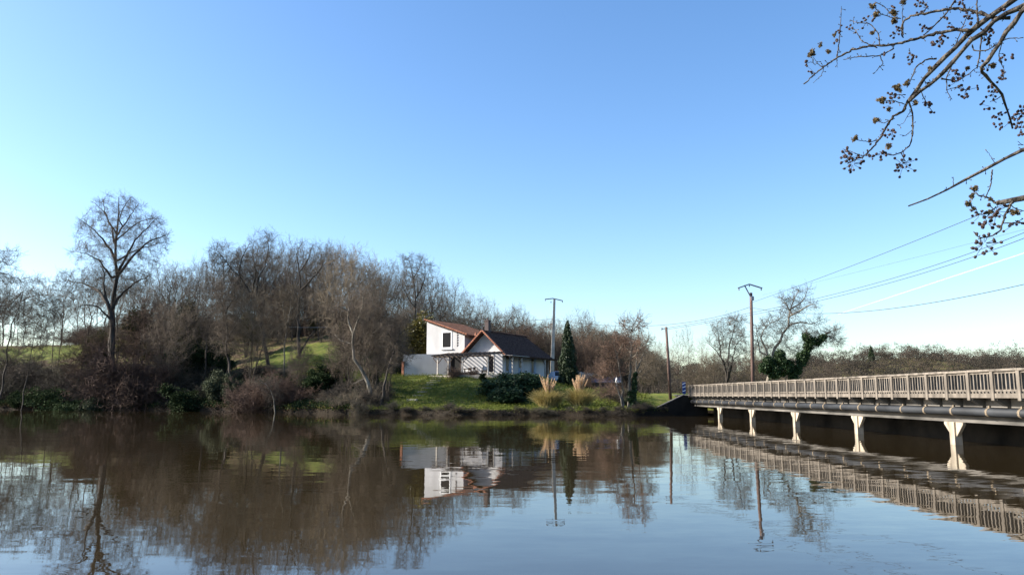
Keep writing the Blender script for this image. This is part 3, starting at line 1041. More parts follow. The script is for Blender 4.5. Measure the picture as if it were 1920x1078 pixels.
# slim leaning timber pole
b0 = at(1257, 739, 71.0); top = at(1249, 613, 71.0)
p2 = thing('utility_pole', 'slim leaning dark timber pole on the grass before the bridge', 'utility pole', (b0[0], b0[1], b0[2] - .1))
h2 = top[2] - b0[2] + .1
tube_pole(p2, h2, .15, .105, M['pole_wood'], lean=(top[0] - b0[0], 0))
dx2 = top[0] - b0[0]
b = MB(); b.bar((dx2 - .45, 0, h2 - .18), (dx2 + .12, 0, h2 - .12), .07, .07)
ca3 = b.build('bracket', M['steel'], p2)
q = insul(dx2 - .4, h2 - .3).build('insulator', M['steel'], ca3)
# concrete pole behind the house
Yc = 101.0
b0 = at(1034.5, 690, Yc); top = at(1039.5, 561, Yc)
zb0 = gz(b0[0], Yc)
p3 = thing('utility_pole', 'pale tapered concrete pole with a flat crossarm behind the house', 'utility pole', (b0[0], Yc, zb0))
h3 = top[2] - zb0
dx3 = top[0] - b0[0]
b = MB(); 
b.add([(-.27, -.18, -.5), (.27, -.18, -.5), (.27, .18, -.5), (-.27, .18, -.5), (dx3 - .14, -.11, h3), (dx3 + .14, -.11, h3), (dx3 + .14, .11, h3), (dx3 - .14, .11, h3)],
      [(3, 2, 1, 0), (4, 5, 6, 7), (0, 1, 5, 4), (1, 2, 6, 5), (2, 3, 7, 6), (3, 0, 4, 7)])
b.build('shaft', M['pole_concrete'], p3)
b = MB(); b.bar((dx3 - 1.25, 0, h3 - .02), (dx3 - .2, 0, h3 + .1), .10, .12); b.bar((dx3 - .2, 0, h3 + .1), (dx3 + 1.1, 0, h3 - .2), .10, .12)
c4 = b.build('crossarm', M['steel'], p3)
for x, z in ((-1.2, -.25), (-.45, -.5), (1.05, -.45)):
    insul(dx3 + x, h3 + z).build('insulator', M['steel'], c4)
def wire(label, pts, r=.016, m=None, n=40, name='overhead_wire'):
    "pts: (px, py, Y) knots, interpolated smoothly in the air"
    P = np.array([at(*q) for q in pts])
    t = np.linspace(0, 1, len(P)); T = np.linspace(0, 1, n)
    if len(P) == 3:
        a, b_, c = P
        u = np.linalg.norm(b_ - a) / (np.linalg.norm(b_ - a) + np.linalg.norm(c - b_))
        l0 = (T - u) * (T - 1) / (u); l1 = T * (T - 1) / (u * (u - 1)); l2 = T * (T - u) / (1 - u)
        Q = l0[:, None] * a + l1[:, None] * b_ + l2[:, None] * c
    else:
        s = np.r_[0, np.cumsum(np.linalg.norm(np.diff(P, axis=0), axis=1))]; s /= s[-1]
        Q = np.stack([np.interp(T, s, P[:, i]) for i in range(3)], 1)
    o = MB().tube(Q, r, 5).build(name, m or M['wire'])
    return tag(o, label, 'power line', 'overhead wires')
wire('topmost wire climbing steeply from the crossarm pole to the bare twigs', [(1407, 568, 71.8), (1600, 497.5, 52), (1960, 351, 32)], .016)
wire('faint thin wire between the topmost wire and the paired wires', [(1430, 553, 71.5), (1660, 497, 50), (1960, 420, 31)], .006)
wire('upper of the two parallel wires crossing to the leaning timber pole', [(1250, 615, 71), (1590, 545, 50), (1960, 420, 31)], .015)
wire('lower of the two parallel wires crossing to the leaning timber pole', [(1250, 617.5, 71), (1590, 551, 50), (1960, 431, 31)], .015)
wire('low sagging dark cable passing in front of the ivy tree', [(1411, 577, 71.8), (1600, 585.5, 50), (1960, 524, 31)], .016)
wire('cable sagging from the crossarm pole across to the red-brown alder', [(1405, 576, 71.8), (1310, 601, 80), (1039, 600, Yc)], .02)
wire('dark cable running from the concrete pole to the wood behind the house', [(1037, 598, Yc), (960, 602, 104), (880, 601, 108)], .022)
wire('thin pale wire strung among the riverbank trees beside the house', [(762, 587, 98), (690, 605, 95), (540, 613, 92)], .014, M['wire_pale'])
# far end pole, out of the photograph's frame
# ------------------------------------------------------------------ parked car, shed, fence
cp = at(1048, 736, 87.0)
cz = gz(cp[0], 87.0)
car = thing('parked_car', 'pale blue car parked beside the conifer with its windscreen showing', 'car', (cp[0], 87, cz), R(12))
b = MB(); b.prism([(-.82, .28), (.82, .28), (.86, .55), (.80, .92), (-.80, .92), (-.86, .55)], 'y', -1.9, 2.0)
b.build('body', M['car'], car, .05)
b = MB()
b.add([(-.80, -1.0, .921), (.80, -1.0, .921), (.80, 1.7, .921), (-.80, 1.7, .921), (-.58, -.25, 1.48), (.58, -.25, 1.48), (.58, 1.25, 1.48), (-.58, 1.25, 1.48)], [(3, 2, 1, 0), (4, 5, 6, 7), (0, 1, 5, 4), (1, 2, 6, 5), (2, 3, 7, 6), (3, 0, 4, 7)])
b.build('cabin', M['car'], car)
MB().add([(-.72, -.975, .97), (.72, -.975, .97), (.55, -.31, 1.44), (-.55, -.31, 1.44), (-.72, -.96, .965), (.72, -.96, .965), (.55, -.295, 1.43), (-.55, -.295, 1.43)], [(0, 1, 2, 3), (4, 5, 1, 0), (7, 6, 5, 4), (3, 2, 6, 7), (0, 3, 7, 4), (1, 5, 6, 2)]).build('windscreen', M['glass'], car)
MB().box(-.78, .78, -2.0, -1.88, .3, .5).build('bumper', M['rubber'], car, .02)
for s in (-1, 1):
    MB().box(s * .62 - .14, s * .62 + .14, -1.93, -1.89, .62, .78).build('headlight', M['whitepaint'], car)
    for y in (-1.2, 1.3):
        MB().tube([(s * .68, y, .3), (s * .87, y, .3)], .3, 14).build('wheel', M['rubber'], car)
sp_ = at(1140, 722, 84.0)
shed = thing('shed', 'low shed with a dark blue slate roof behind the red-brown alder', 'shed', (sp_[0], 84, gz(sp_[0], 84)), R(-8))
sh = 1.7 + (740 - 708) / 1464 * 84 - gz(sp_[0], 84)
MB().box(-1.6, 1.2, 0, 2.2, -.3, sh - .55).build('wall', M['wood_dark'], shed)
b = MB(); b.prism([(-.2, sh - .55), (1.1, sh), (2.4, sh - .55), (2.4, sh - .47), (1.1, sh + .08), (-.2, sh - .47)], 'x', -1.8, 1.4)
b.build('roof', M['slate'], shed)
wp = at(1156.5, 709, 80.0); wz = gz(wp[0], 80)
prs = thing('folded_parasol', 'white folded parasol tip standing by the dark blue shed', 'parasol', (wp[0], 80, wz))
MB().tube([(0, 0, 0), (0, 0, wp[2] - wz - .5)], .025, 8).build('pole', M['steel'], prs)
MB().tube([(0, 0, wp[2] - wz - .5), (0, 0, wp[2] - wz - .3), (0, 0, wp[2] - wz + .25)], [.2, .17, .02], 10).build('canopy', M['whitepaint'], prs)
f0, f1 = at(1083, 706, 95.0), at(1128, 712, 93.0)
fn = thing('picket_fence', 'grey board fence running down behind the conifer', 'fence', tuple(f0))
fd = f1 - f0
n = 22
for i in range(n):
    t0_ = i / n
    p = fd * t0_
    MB().bar((p[0], p[1], -.5), (p[0], p[1], p[2] + .62 + .05 * math.sin(i * 2.3)), .11, .03).build('board', M['wood_grey'], fn)
b = MB()
for z in (.1, .45): b.bar((0, .04, z), (fd[0], fd[1] + .04, fd[2] + z), .04, .08)
b.build('rail', M['wood_grey'], fn)

# ------------------------------------------------------------------ contrail
a, b_ = at(1572, 589, 7000.0), at(2150, 399, 5200.0)
cm = mat('contrail_ice', (.85, .9, .95), None, 1, 1)
t = cm.node_tree
trn = t.nodes.new('ShaderNodeBsdfTransparent'); mx = t.nodes.new('ShaderNodeMixShader'); mx.inputs[0].default_value = .17
t.links.new(trn.outputs[0], mx.inputs[1]); t.links.new(t.nodes['Principled BSDF'].outputs[0], mx.inputs[2]); t.links.new(mx.outputs[0], t.nodes['Material Output'].inputs[0])
o = MB().tube([a, (a + b_) / 2, b_], [3.5, 5, 5], 8).build('contrail', cm, smooth=True)
tag(o, 'thin white contrail rising across the clear blue sky', 'contrail')

# ------------------------------------------------------------------ tree prototypes
OAK = [tree_proto('bare_tree', oak(s), 2, M['bark'], M['twig']) for s in (11, 12, 13, 14)]
ASH = [tree_proto('bare_tree', ash(s), 2, M['bark'], M['twig']) for s in (21, 22, 23, 24)]
CLU = [tree_proto('bare_tree', clump(s, 10, n, sp), 1, M['bark'], M['twig_tan']) for s, n, sp in ((31, 5, .2), (32, 7, .28), (33, 4, .16))]
BRU = [tree_proto('shrub', brush(s), 1, M['bramble'], M['bramble'], 'twigs', 'stems') for s in (41, 42, 43, 44)]

def leafy(name, seed, mk, material, bark=M['bark'], stem_h=1.0):
    g = rs(seed)
    V, F, tone = mk(g)
    me = mesh_np(name + '_foliage', V, F, tone)
    me.materials.append(material)
    st = MB()
    for i in range(5):
        a = g.uniform(0, 6.28); r = g.uniform(.05, .25)
        st.tube([(r * math.cos(a), r * math.sin(a), -.1), (r * 2 * math.cos(a), r * 2 * math.sin(a), stem_h * .5), (r * 3 * math.cos(a), r * 3 * math.sin(a), stem_h)], [.05, .035, .015], 5)
    sm_ = bpy.data.meshes.new(name + '_stems'); sm_.from_pydata(st.v, [], st.f)
    sm_.materials.append(bark)
    return (name, sm_, me, 'stems', 'foliage')
def ball(n, rx, rz, g, z0, shell=.55):
    u = unit(g.normal(0, 1, (n, 3)))
    u[:, 2] = np.abs(u[:, 2]) * 1.15 - .15
    r = g.uniform(shell, 1, n)[:, None] * (1 + .18 * np.sin(u[:, :1] * 5 + u[:, 1:2] * 4))
    return u * r * np.array([rx, rx, rz]) + np.array([0, 0, z0])
def mk_round(g):
    lob = [(0, 0, .8, .8, .8, .8)]
    for k in range(8):
        a = k * .8 + g.uniform(-.3, .3); q = g.uniform(.5, 1.05)
        lob.append((q * math.cos(a), q * math.sin(a), g.uniform(.35, 1.75), g.uniform(.28, .5), g.uniform(.28, .5), g.uniform(.2, .45)))
    c = cloud(g, 300, lob); c = c[c[:, 2] > .05]
    return leaves(c, 22, (.12, .12, .09), .08, g)
def mk_cyp(g):
    n = 620
    z = g.uniform(0, 1, n) ** 1.1
    a = g.uniform(0, 6.28, n)
    rad = np.interp(z, [0, .12, .45, .8, 1], [.62, .98, .85, .42, .03]) * g.uniform(.5, 1.0, n) * (1 + .14 * np.sin(a * 3 + z * 14) + .1 * np.sin(a * 5 - z * 23))
    c = np.stack([rad * np.cos(a), rad * np.sin(a), .25 + z * 6.3], 1)
    return leaves(c, 26, (.07, .07, .19), .085, g, long=2.4, updir=(0, 0, 1.6))
def mk_jun(g):
    cs = []
    for i in range(230):
        a = g.uniform(0, 6.28); l = g.uniform(.6, 1.0); el = g.uniform(.05, 1.0)
        for t_ in np.linspace(.45, 1, 4):
            cs.append([l * t_ * 2.0 * math.cos(a) * math.cos(el * 1.1), l * t_ * 2.0 * math.sin(a) * math.cos(el * 1.1), .15 + l * 1.7 * t_ * math.sin(el * 1.35) + .1 * t_])
    return leaves(cs, 14, (.13, .13, .07), .085, g, flat=.5, long=2.2)
def mk_olive(g): return leaves(ball(300, 1.0, 3.2, g, 2.6, .35), 22, (.16, .16, .2), .10, g, long=2.0)
def mk_flat(g): return leaves(ball(300, 1.9, .95, g, .2), 24, (.17, .17, .09), .085, g)
EVG = [leafy('evergreen_shrub', s, mk_round, M['evergreen']) for s in (51, 52)]
HOL = [leafy('evergreen_shrub', s, mk_round, M['holly']) for s in (53,)]
FLT = [leafy('evergreen_shrub', s, mk_flat, M['evergreen']) for s in (54,)]
CYP = leafy('conifer', 55, mk_cyp, M['cypress'], stem_h=4)
JUN = leafy('juniper', 56, mk_jun, M['juniper'])
OLI = leafy('yellow_green_tree', 57, mk_olive, M['olive'], stem_h=4)

def put(proto, H0, px, ytop, Y, label, cat, group=None, wide=1.0, rz=None, sink=.15, **k):
    "tree standing on the ground at column px, depth Y, whose top reaches photo row ytop"
    p = at(px, 700, Y)
    z = gz(p[0], Y)
    h = max(at(px, ytop, Y)[2] - z + sink, .5)
    s = h / H0
    return place(proto, label, cat, (p[0], Y, z - sink), random.uniform(0, 6.28) if rz is None else rz, (s * wide, s * wide, s), group, **k)

# ------------------------------------------------------------------ hand-shaped trees (main limbs follow the photograph, twigs are grown)
def shaped(name, label, limbs, Y, seed, bark, twig, n1=9, n2=7, n3=6, n4=3, len1=.46, trunk_limbs=1, rmin=.009, group=None, depth=.25, ang=42, cat='tree', npts=800, crown=None, wig=.25, up=.06, tw=.75, sub=3):
    "limbs: list of (pixel polyline, r0, r1); the first ones are the trunk"
    g = rs(seed)
    base = at(*limbs[0][0][0], Y)
    base[2] = min(base[2], gz(base[0], Y))
    root = thing(name, label, cat, tuple(base), 0, group)
    polys = []
    for i, (pl_, r0, r1) in enumerate(limbs):
        n = len(pl_)
        off = 0 if i < trunk_limbs else g.normal(0, 1)
        Yv = [Y + off * depth * Y * .08 * (j / max(n - 1, 1)) ** 1.2 for j in range(n)]
        P = np.array([at(q[0], q[1], yy) for q, yy in zip(pl_, Yv)]) - base
        if i == 0: P[0] = (0, 0, -.2)
        s = np.r_[0, np.cumsum(np.linalg.norm(np.diff(P, axis=0), axis=1))]; s /= s[-1]
        T = np.linspace(0, 1, 13)
        Q = np.stack([np.interp(T, s, P[:, c]) for c in range(3)], 1)
        Q[1:-1] = .25 * Q[:-2] + .5 * Q[1:-1] + .25 * Q[2:]
        Q[1:-1] += g.normal(0, 1, (11, 3)) * .006 * np.linalg.norm(P[-1] - P[0])
        polys.append((Q, np.linspace(r0, r1, 13)))
    nodes, par, fixed = [], [], []
    for i, (Q, rr) in enumerate(polys):
        if i == 0: prev = -1
        else:
            A = np.array(nodes)
            prev = int(np.linalg.norm(A - Q[0], axis=1).argmin())
            Q = Q[1:]; rr = rr[1:]
        for q, r_ in zip(Q, rr):
            par.append(prev); prev = len(nodes)
            nodes.append(q); fixed.append(r_)
    lobes = []
    for i, (Q, rr) in enumerate(polys):
        Ln = np.linalg.norm(np.diff(Q, axis=0), axis=1).sum()
        k0 = 6 if i < trunk_limbs else 4
        for k in range(k0, 13, 2):
            b_r = len1 * Ln * np.interp(k, [4, 9, 12], [.45, .6, .5]) if i >= trunk_limbs else len1 * Ln * np.interp(k, [6, 9, 12], [.30, .36, .28])
            b_r = max(b_r, .7)
            c_ = Q[k]
            lobes.append((c_[0], c_[1], c_[2], b_r, b_r, b_r))
    if crown:
        lobes = []
        for (cx, cy, rx, ry) in crown:
            c_ = at(cx, cy, Y) - base
            k = Y / 1464.
            lobes.append((c_[0], c_[1], c_[2], rx * k, rx * k, ry * k))
    ext = np.ptp(np.array([l[:3] for l in lobes]), axis=0).max() + 2 * np.mean([l[3] for l in lobes])
    pts = cloud(g, npts, lobes)
    ztop = max(q[0][:, 2].max() for q in polys) * 1.02 if not crown else 1e9
    pts = pts[(pts[:, 2] > .3) & (pts[:, 2] < ztop)]
    D = max(.22, ext * .022)
    pos, par = colonise(nodes, par, pts, D, max(ext * .25, 1.5), D * 1.75, 140, g, wig, up)
    r = radii(pos, par, rmin, 2.3, np.array(fixed))
    (tv_, tf_), (cv_, cf_) = skeleton_parts(pos, par, r, g, .022, tw, n4, rmin * .8, sub)
    tm = mesh_np(name + '_trunk', tv_, tf_, smooth=True)
    link('trunk', tm, root, bark)
    cm_ = mesh_np(name + '_crown', cv_, cf_)
    link('crown', cm_, root, twig)
    return root
def zpx(ox, oy, f, pts): return [(ox + x / f, oy + y / f) for x, y in pts]
Z1 = lambda *p: zpx(0, 340, 2.344, p)
shaped('bare_tree', 'tallest bare tree with an open rounded crown above the left wood',
       [(Z1((490, 800), (492, 640), (500, 430), (505, 300), (515, 180), (522, 70)), .42, .04),
        (Z1((505, 330), (440, 240), (390, 195), (345, 165)), .17, .02), (Z1((508, 290), (490, 200), (455, 130), (405, 90)), .13, .02),
        (Z1((512, 430), (590, 320), (660, 260), (755, 225)), .2, .02), (Z1((508, 420), (595, 255), (650, 200), (705, 150)), .18, .02),
        (Z1((500, 440), (440, 350), (380, 315), (315, 308)), .16, .02), (Z1((505, 250), (560, 170), (610, 100)), .12, .02),
        (Z1((518, 180), (545, 110), (575, 70)), .08, .015), (Z1((512, 230), (470, 160), (450, 90), (470, 60)), .1, .015),
        (Z1((512, 350), (600, 300), (690, 275), (745, 260)), .12, .015), (Z1((510, 260), (600, 180), (680, 160), (720, 170)), .1, .015)],
       96, 101, M['bark'], M['twig'], 9, 6, 5, 3, .30, crown=[(228, 455, 84, 84), (180, 470, 48, 42), (275, 450, 48, 46), (225, 395, 50, 34), (200, 420, 46, 40), (262, 415, 44, 36), (300, 445, 26, 22), (160, 440, 26, 24), (225, 520, 70, 40)], npts=2300, wig=.2, tw=.75, sub=4)
shaped('bare_tree', 'dark oak with a heavy limb reaching out before the tallest tree',
       [(Z1((505, 800), (495, 640), (478, 540), (455, 500)), .38, .2), (Z1((470, 530), (430, 480), (385, 455), (290, 430)), .2, .03),
        (Z1((470, 540), (455, 450), (460, 400), (440, 370)), .16, .03), (Z1((490, 560), (530, 500), (600, 440), (650, 420)), .18, .03), (Z1((480, 600), (430, 550), (370, 540), (330, 560)), .12, .02)],
       92, 102, M['bark'], M['twig'], 10, 7, 6, 3, .40)
shaped('bare_tree', 'wiry bare tree at the left edge with a crooked dark stem',
       [(Z1((20, 700), (45, 640), (80, 590), (92, 520), (105, 460), (130, 430)), .09, .015), (Z1((92, 530), (120, 510), (170, 500), (215, 500)), .06, .015), (Z1((100, 480), (60, 530), (0, 585)), .06, .015), (Z1((105, 450), (70, 420), (40, 440)), .05, .015)],
       88, 103, M['bark'], M['twig'], 9, 6, 5, 3, .42)
shaped('bare_tree', 'bare tree cut by the left edge of the view, spreading twigs over the field',
       [(Z1((-90, 720), (-70, 560), (-50, 430), (-20, 340), (0, 300)), .2, .03), (Z1((-55, 450), (0, 400), (40, 410)), .09, .02), (Z1((-30, 380), (10, 350), (40, 370)), .08, .02)],
       90, 104, M['bark'], M['twig'], 9, 7, 5, 3, .42)
shaped('bare_tree', 'thin pale sapling leaning out over the brambles near the field',
       [(Z1((120, 640), (160, 600), (220, 560), (250, 520)), .05, .01)], 87, 105, M['bark'], M['twig'], 9, 6, 4, 3, .4)
Z2 = lambda *p: zpx(400, 400, 2.695, p)
shaped('bare_tree', 'forked oak with a dark trunk on the sunlit clearing',
       [(Z2((445, 800), (432, 700), (428, 600), (435, 470), (440, 350), (430, 250)), .28, .05), (Z2((440, 700), (490, 620), (540, 560)), .14, .03), (Z2((435, 400), (480, 350), (540, 290), (570, 200)), .15, .02),
        (Z2((432, 450), (390, 360), (360, 300)), .1, .02), (Z2((435, 300), (480, 230), (500, 160)), .1, .02), (Z2((432, 270), (420, 200), (450, 150)), .08, .02)],
       100, 106, M['bark'], M['twig'], 10, 7, 6, 3, .38)
shaped('bare_tree', 'leaning riverbank tree with a thick bent trunk and sprawling dead branches',
       [(Z2((800, 985), (790, 860), (750, 790), (715, 740), (700, 680), (705, 600)), .22, .1), (Z2((705, 610), (680, 540), (690, 480), (640, 420)), .12, .02), (Z2((705, 620), (740, 520), (760, 440), (740, 380)), .1, .02),
        (Z2((770, 830), (730, 850), (690, 870)), .06, .015), (Z2((780, 860), (800, 920), (820, 980)), .06, .02), (Z2((700, 660), (640, 640), (600, 600)), .07, .015), (Z2((695, 500), (640, 470), (560, 480)), .06, .01)],
       71, 107, M['bark_pale'], M['twig'], 10, 7, 6, 3, .40)
shaped('bare_tree', 'slanting dark sapling between the leaning tree and the lawn',
       [(Z2((845, 960), (870, 830), (905, 710), (935, 620), (945, 520)), .13, .02), (Z2((905, 710), (940, 690), (990, 720)), .05, .01), (Z2((920, 660), (880, 600), (860, 590)), .05, .01), (Z2((930, 620), (970, 590), (975, 500)), .04, .01)],
       70, 108, M['bark'], M['twig'], 9, 7, 6, 3, .40)
shaped('bare_tree', 'dark bare oak with twisting limbs directly behind the house roof',
       [(Z2((1050, 640), (1030, 560), (1020, 480), (1015, 380), (1010, 310), (990, 240)), .26, .04), (Z2((1020, 480), (980, 420), (950, 350)), .13, .02), (Z2((1020, 440), (1060, 360), (1075, 280), (1060, 240)), .12, .02), (Z2((1012, 330), (1040, 280), (1050, 230)), .08, .02)],
       112, 109, M['bark'], M['twig'], 10, 7, 5, 3, .4)
Z3 = lambda *p: zpx(400, 400, 2.695, p)
shaped('bare_tree', 'crooked oak with an S-shaped trunk left of the clearing',
       [(Z3((280, 700), (255, 620), (245, 530), (200, 420), (150, 350), (90, 270), (30, 200)), .24, .03), (Z3((215, 440), (225, 330), (260, 270), (300, 240)), .14, .02), (Z3((200, 400), (215, 310), (205, 230)), .12, .02), (Z3((130, 320), (140, 230), (180, 160)), .09, .02), (Z3((260, 270), (280, 180), (270, 100)), .09, .02)],
       97, 110, M['bark'], M['twig'], 10, 7, 6, 3, .4)
shaped('bare_tree', 'slender pale birch rising beside the forked oak',
       [(Z2((360, 780), (362, 650), (375, 520), (395, 470), (420, 440)), .10, .02), (Z2((368, 560), (350, 470), (340, 400)), .05, .01), (Z2((365, 600), (385, 520), (400, 380)), .05, .01)],
       90, 111, M['bark_pale'], M['twig_tan'], 10, 6, 6, 3, .42)
shaped('bare_tree', 'dark stem leaning over the holly on the riverbank',
       [(Z2((105, 830), (80, 760), (60, 690), (75, 600), (50, 480), (10, 380)), .14, .03), (Z2((65, 640), (120, 560), (130, 480)), .08, .02), (Z2((60, 500), (110, 420), (100, 330)), .07, .02)],
       82, 112, M['bark'], M['twig'], 10, 7, 6, 3, .42)
shaped('bare_tree', 'white-barked stump stem dipping to the water under the russet shrub',
       [(Z2((318, 990), (305, 930), (280, 870), (230, 840)), .08, .03)], 73, 113, M['bark_pale'], M['bramble'], 8, 6, 4, 3, .5)
# alder group with catkins beside the embankment
Z4 = lambda *p: zpx(1120, 580, 5.133, p)
shaped('alder_tree', 'tall alder with dark cones and red-brown catkins at the river edge',
       [(Z4((300, 880), (312, 740), (318, 560), (322, 400), (325, 280), (338, 130), (390, 80)), .16, .02), (Z4((322, 300), (270, 180), (260, 130)), .05, .01), (Z4((330, 220), (370, 170), (420, 110)), .05, .01), (Z4((322, 420), (250, 330), (230, 300)), .05, .01), (Z4((318, 500), (380, 420), (410, 300)), .06, .01)],
       64, 114, M['bark_pale'], M['twig_red'], 12, 7, 6, 3, .30, rmin=.011, sub=2, npts=550)
shaped('alder_tree', 'pale-stemmed alder leaning at the water beside the tall alder',
       [(Z4((250, 920), (240, 800), (232, 680), (210, 540), (185, 440), (165, 330), (170, 210)), .10, .02), (Z4((200, 500), (140, 420), (110, 380)), .04, .01), (Z4((190, 440), (230, 360), (260, 300)), .04, .01)],
       63.9, 115, M['bark_pale'], M['twig_red'], 12, 7, 6, 3, .34, rmin=.011, sub=2, npts=500)
shaped('alder_tree', 'lowest pale alder stem slanting from the bank towards the shed',
       [(Z4((255, 900), (210, 810), (165, 690), (130, 580), (100, 510)), .08, .015), (Z4((165, 690), (120, 640), (60, 600)), .03, .008)],
       63.8, 116, M['bark_pale'], M['twig_red'], 12, 7, 6, 3, .40, rmin=.011)
shaped('bare_tree', 'bushy brown tree rising behind the ivy-clad trunk',
       [(Z4((370, 850), (365, 700), (375, 520), (390, 400), (400, 280)), .14, .02), (Z4((375, 600), (420, 480), (470, 350), (490, 260)), .08, .01), (Z4((380, 640), (450, 560), (540, 500)), .07, .01), (Z4((385, 660), (480, 620), (540, 620)), .06, .01)],
       70, 117, M['bark_pale'], M['twig_tan'], 12, 8, 6, 3, .36)
# big ivy willow beyond the bridge
Z5 = lambda *p: zpx(1280, 520, 3.85, p)
shaped('willow_tree', 'big leaning willow with a ragged crown rising over the balustrade',
       [(Z5((600, 800), (630, 640), (660, 520), (710, 430), (770, 340), (775, 240), (800, 160), (840, 90)), .26, .03), (Z5((770, 340), (860, 320), (930, 340), (1010, 300)), .12, .02), (Z5((775, 280), (850, 240), (930, 190), (960, 200)), .12, .02),
        (Z5((775, 250), (740, 180), (715, 150)), .09, .02), (Z5((640, 620), (600, 520), (560, 430), (600, 350), (690, 310)), .14, .02), (Z5((780, 230), (870, 170), (900, 90)), .1, .02), (Z5((560, 560), (545, 470), (530, 350)), .09, .02)],
       84, 118, M['bark_pale'], M['twig_grey'], 11, 7, 6, 3, .33, rmin=.011)
shaped('willow_tree', 'ivy-draped limb of an old willow bending away over the balustrade',
       [(Z5((760, 800), (800, 680), (870, 560), (920, 470), (1000, 440), (1060, 400)), .24, .06), (Z5((1000, 440), (1040, 400), (1110, 370)), .1, .02), (Z5((900, 520), (890, 430), (900, 370)), .1, .02), (Z5((860, 560), (820, 530), (780, 520)), .08, .02), (Z5((1040, 420), (1090, 430), (1130, 480)), .06, .01)],
       83, 119, M['bark'], M['twig_grey'], 10, 7, 6, 3, .40, rmin=.011)
shaped('bare_tree', 'many-stemmed grey tree standing just left of the crossarm pole',
       [(Z5((325, 780), (320, 720), (300, 620), (250, 530), (190, 480)), .16, .03), (Z5((330, 760), (325, 640), (335, 500), (360, 400), (385, 330), (370, 290)), .13, .02), (Z5((332, 740), (350, 620), (400, 560), (450, 540)), .09, .02), (Z5((310, 680), (270, 540), (260, 420), (240, 360)), .1, .02), (Z5((345, 700), (365, 560), (390, 470), (440, 430)), .08, .02)],
       86, 120, M['bark'], M['twig_grey'], 11, 7, 6, 3, .34, rmin=.011)
# ivy masses
def ivy(label, pts, Y, seed, n=150, sig=.10, name='ivy'):
    "leafy mass that hugs a line of pixel points; each point (px, py, radius m)"
    g = rs(seed)
    cs = []
    base = at(pts[0][0], pts[0][1], Y)
    for px, py, rr in pts:
        c = at(px, py, Y) - base
        u = unit(g.normal(0, 1, (n, 3))) * (g.uniform(.6, 1, (n, 1)) * rr)
        cs.append(c + u)
    V, F, tone = leaves(np.concatenate(cs), 12, (sig, sig, sig * 1.2), .11, g)
    me = mesh_np(name + '_leaves', V, F, tone)
    o = link(name, me, None, M['ivy'])
    o.location = tuple(base)
    tag(o, label, 'ivy')
    return o
ivy('dense dark ivy mass at the foot of the leaning willow', zip(*[[1428, 1440, 1455, 1450, 1470, 1478, 1462, 1440], [690, 676, 700, 672, 690, 672, 708, 705], [.6, .7, .9, .7, .9, .8, .8, .7]]), 82.5, 201, 130) if False else None
ivy('dense dark ivy mass round the foot of the leaning willow', [(1433, 690, .5), (1440, 677, .45), (1452, 698, .7), (1464, 678, .65), (1470, 692, .75), (1462, 666, .5), (1478, 684, .5), (1446, 684, .4)], 82.0, 201)
ivy('ivy climbing the bent limb of the old willow', [(1488, 704, .5), (1496, 692, .45), (1504, 678, .5), (1510, 665, .42), (1515, 650, .45), (1522, 640, .42), (1533, 641, .3), (1543, 633, .25), (1512, 632, .35), (1500, 668, .3)], 82.0, 202, 100)
ivy('dark ivy wrapping the trunk at the water edge beside the alders', [(1187, 758, .14), (1188, 750, .14), (1188, 742, .15), (1189, 734, .15), (1189, 726, .14), (1190, 718, .13), (1190, 710, .12), (1191, 702, .1), (1181, 750, .08), (1180, 738, .07)], 63.8, 203, 60, .045)

# ------------------------------------------------------------------ trees placed by column and height
G1 = 'trees of the wood on the slope'
skyx = np.array([-200, 0, 60, 100, 150, 200, 260, 330, 380, 440, 490, 530, 590, 650, 700, 740, 790, 830, 870, 920, 950, 1000, 1050, 1100, 1140, 1180, 1230])
skyy = np.array([500, 505, 540, 515, 500, 500, 500, 480, 478, 452, 432, 440, 455, 465, 478, 492, 485, 512, 538, 545, 572, 582, 586, 580, 592, 622, 640])
g = rs(77)
sect = [(-300, 300, 'bare trunk with a brown crown in the wood on the left slope', 'trees of the wood on the left slope'),
        (300, 560, 'bare grey-brown tree in the dense wood behind the sunlit clearing', 'trees of the wood behind the clearing'),
        (560, 800, 'bare grey-brown tree in the wood on the slope up behind the house gable', 'trees of the wood beside the house'),
        (800, 960, 'bare tree of the row standing over the house roof', 'trees of the wood over the roof'),
        (960, 1300, 'low bushy brown tree in the wood beyond the concrete pole', 'trees of the low wood beyond the concrete pole')]
def sector(px):
    for a, b_, lab, grp in sect:
        if a <= px < b_: return lab, grp
    return sect[-1][2], sect[-1][3]
cnt = 0
for px in np.linspace(-150, 1240, 120):
    for rep in range(1):
        x = px + g.uniform(-7, 7)
        Y = g.uniform(108, 165) if x < 940 else g.uniform(112, 150)
        if x < 150: Y = g.uniform(150, 200)
        yt = np.interp(x, skyx, skyy) + abs(g.normal(0, 22)) - 2
        if x < 140: yt += g.uniform(0, 50)
        pr_ = (OAK if g.uniform() < (.55 if x < 930 else .3) else ASH)[g.randint(4)]
        if x > 930 and g.uniform() < .5: pr_ = CLU[g.randint(3)]
        H0 = 10 if pr_ in CLU else 15
        lab, grp = sector(x)
        tw = [M['twig'], M['twig'], M['twig_tan'], M['twig_red'] if x > 930 or g.uniform() < .3 else M['twig']][g.randint(4)]
        put(pr_, H0, x, yt, Y, lab, 'tree', grp, wide=g.uniform(.75, 1.05), twig=tw)
        cnt += 1
UL = [(-300, 330, 'low brown understorey tree filling the wood on the left slope', 'understorey of the left slope wood'),
      (330, 640, 'low brown understorey tree filling the wood behind the clearing', 'understorey behind the clearing'),
      (640, 1300, 'low brown understorey tree filling the wood behind the house', 'understorey behind the house')]
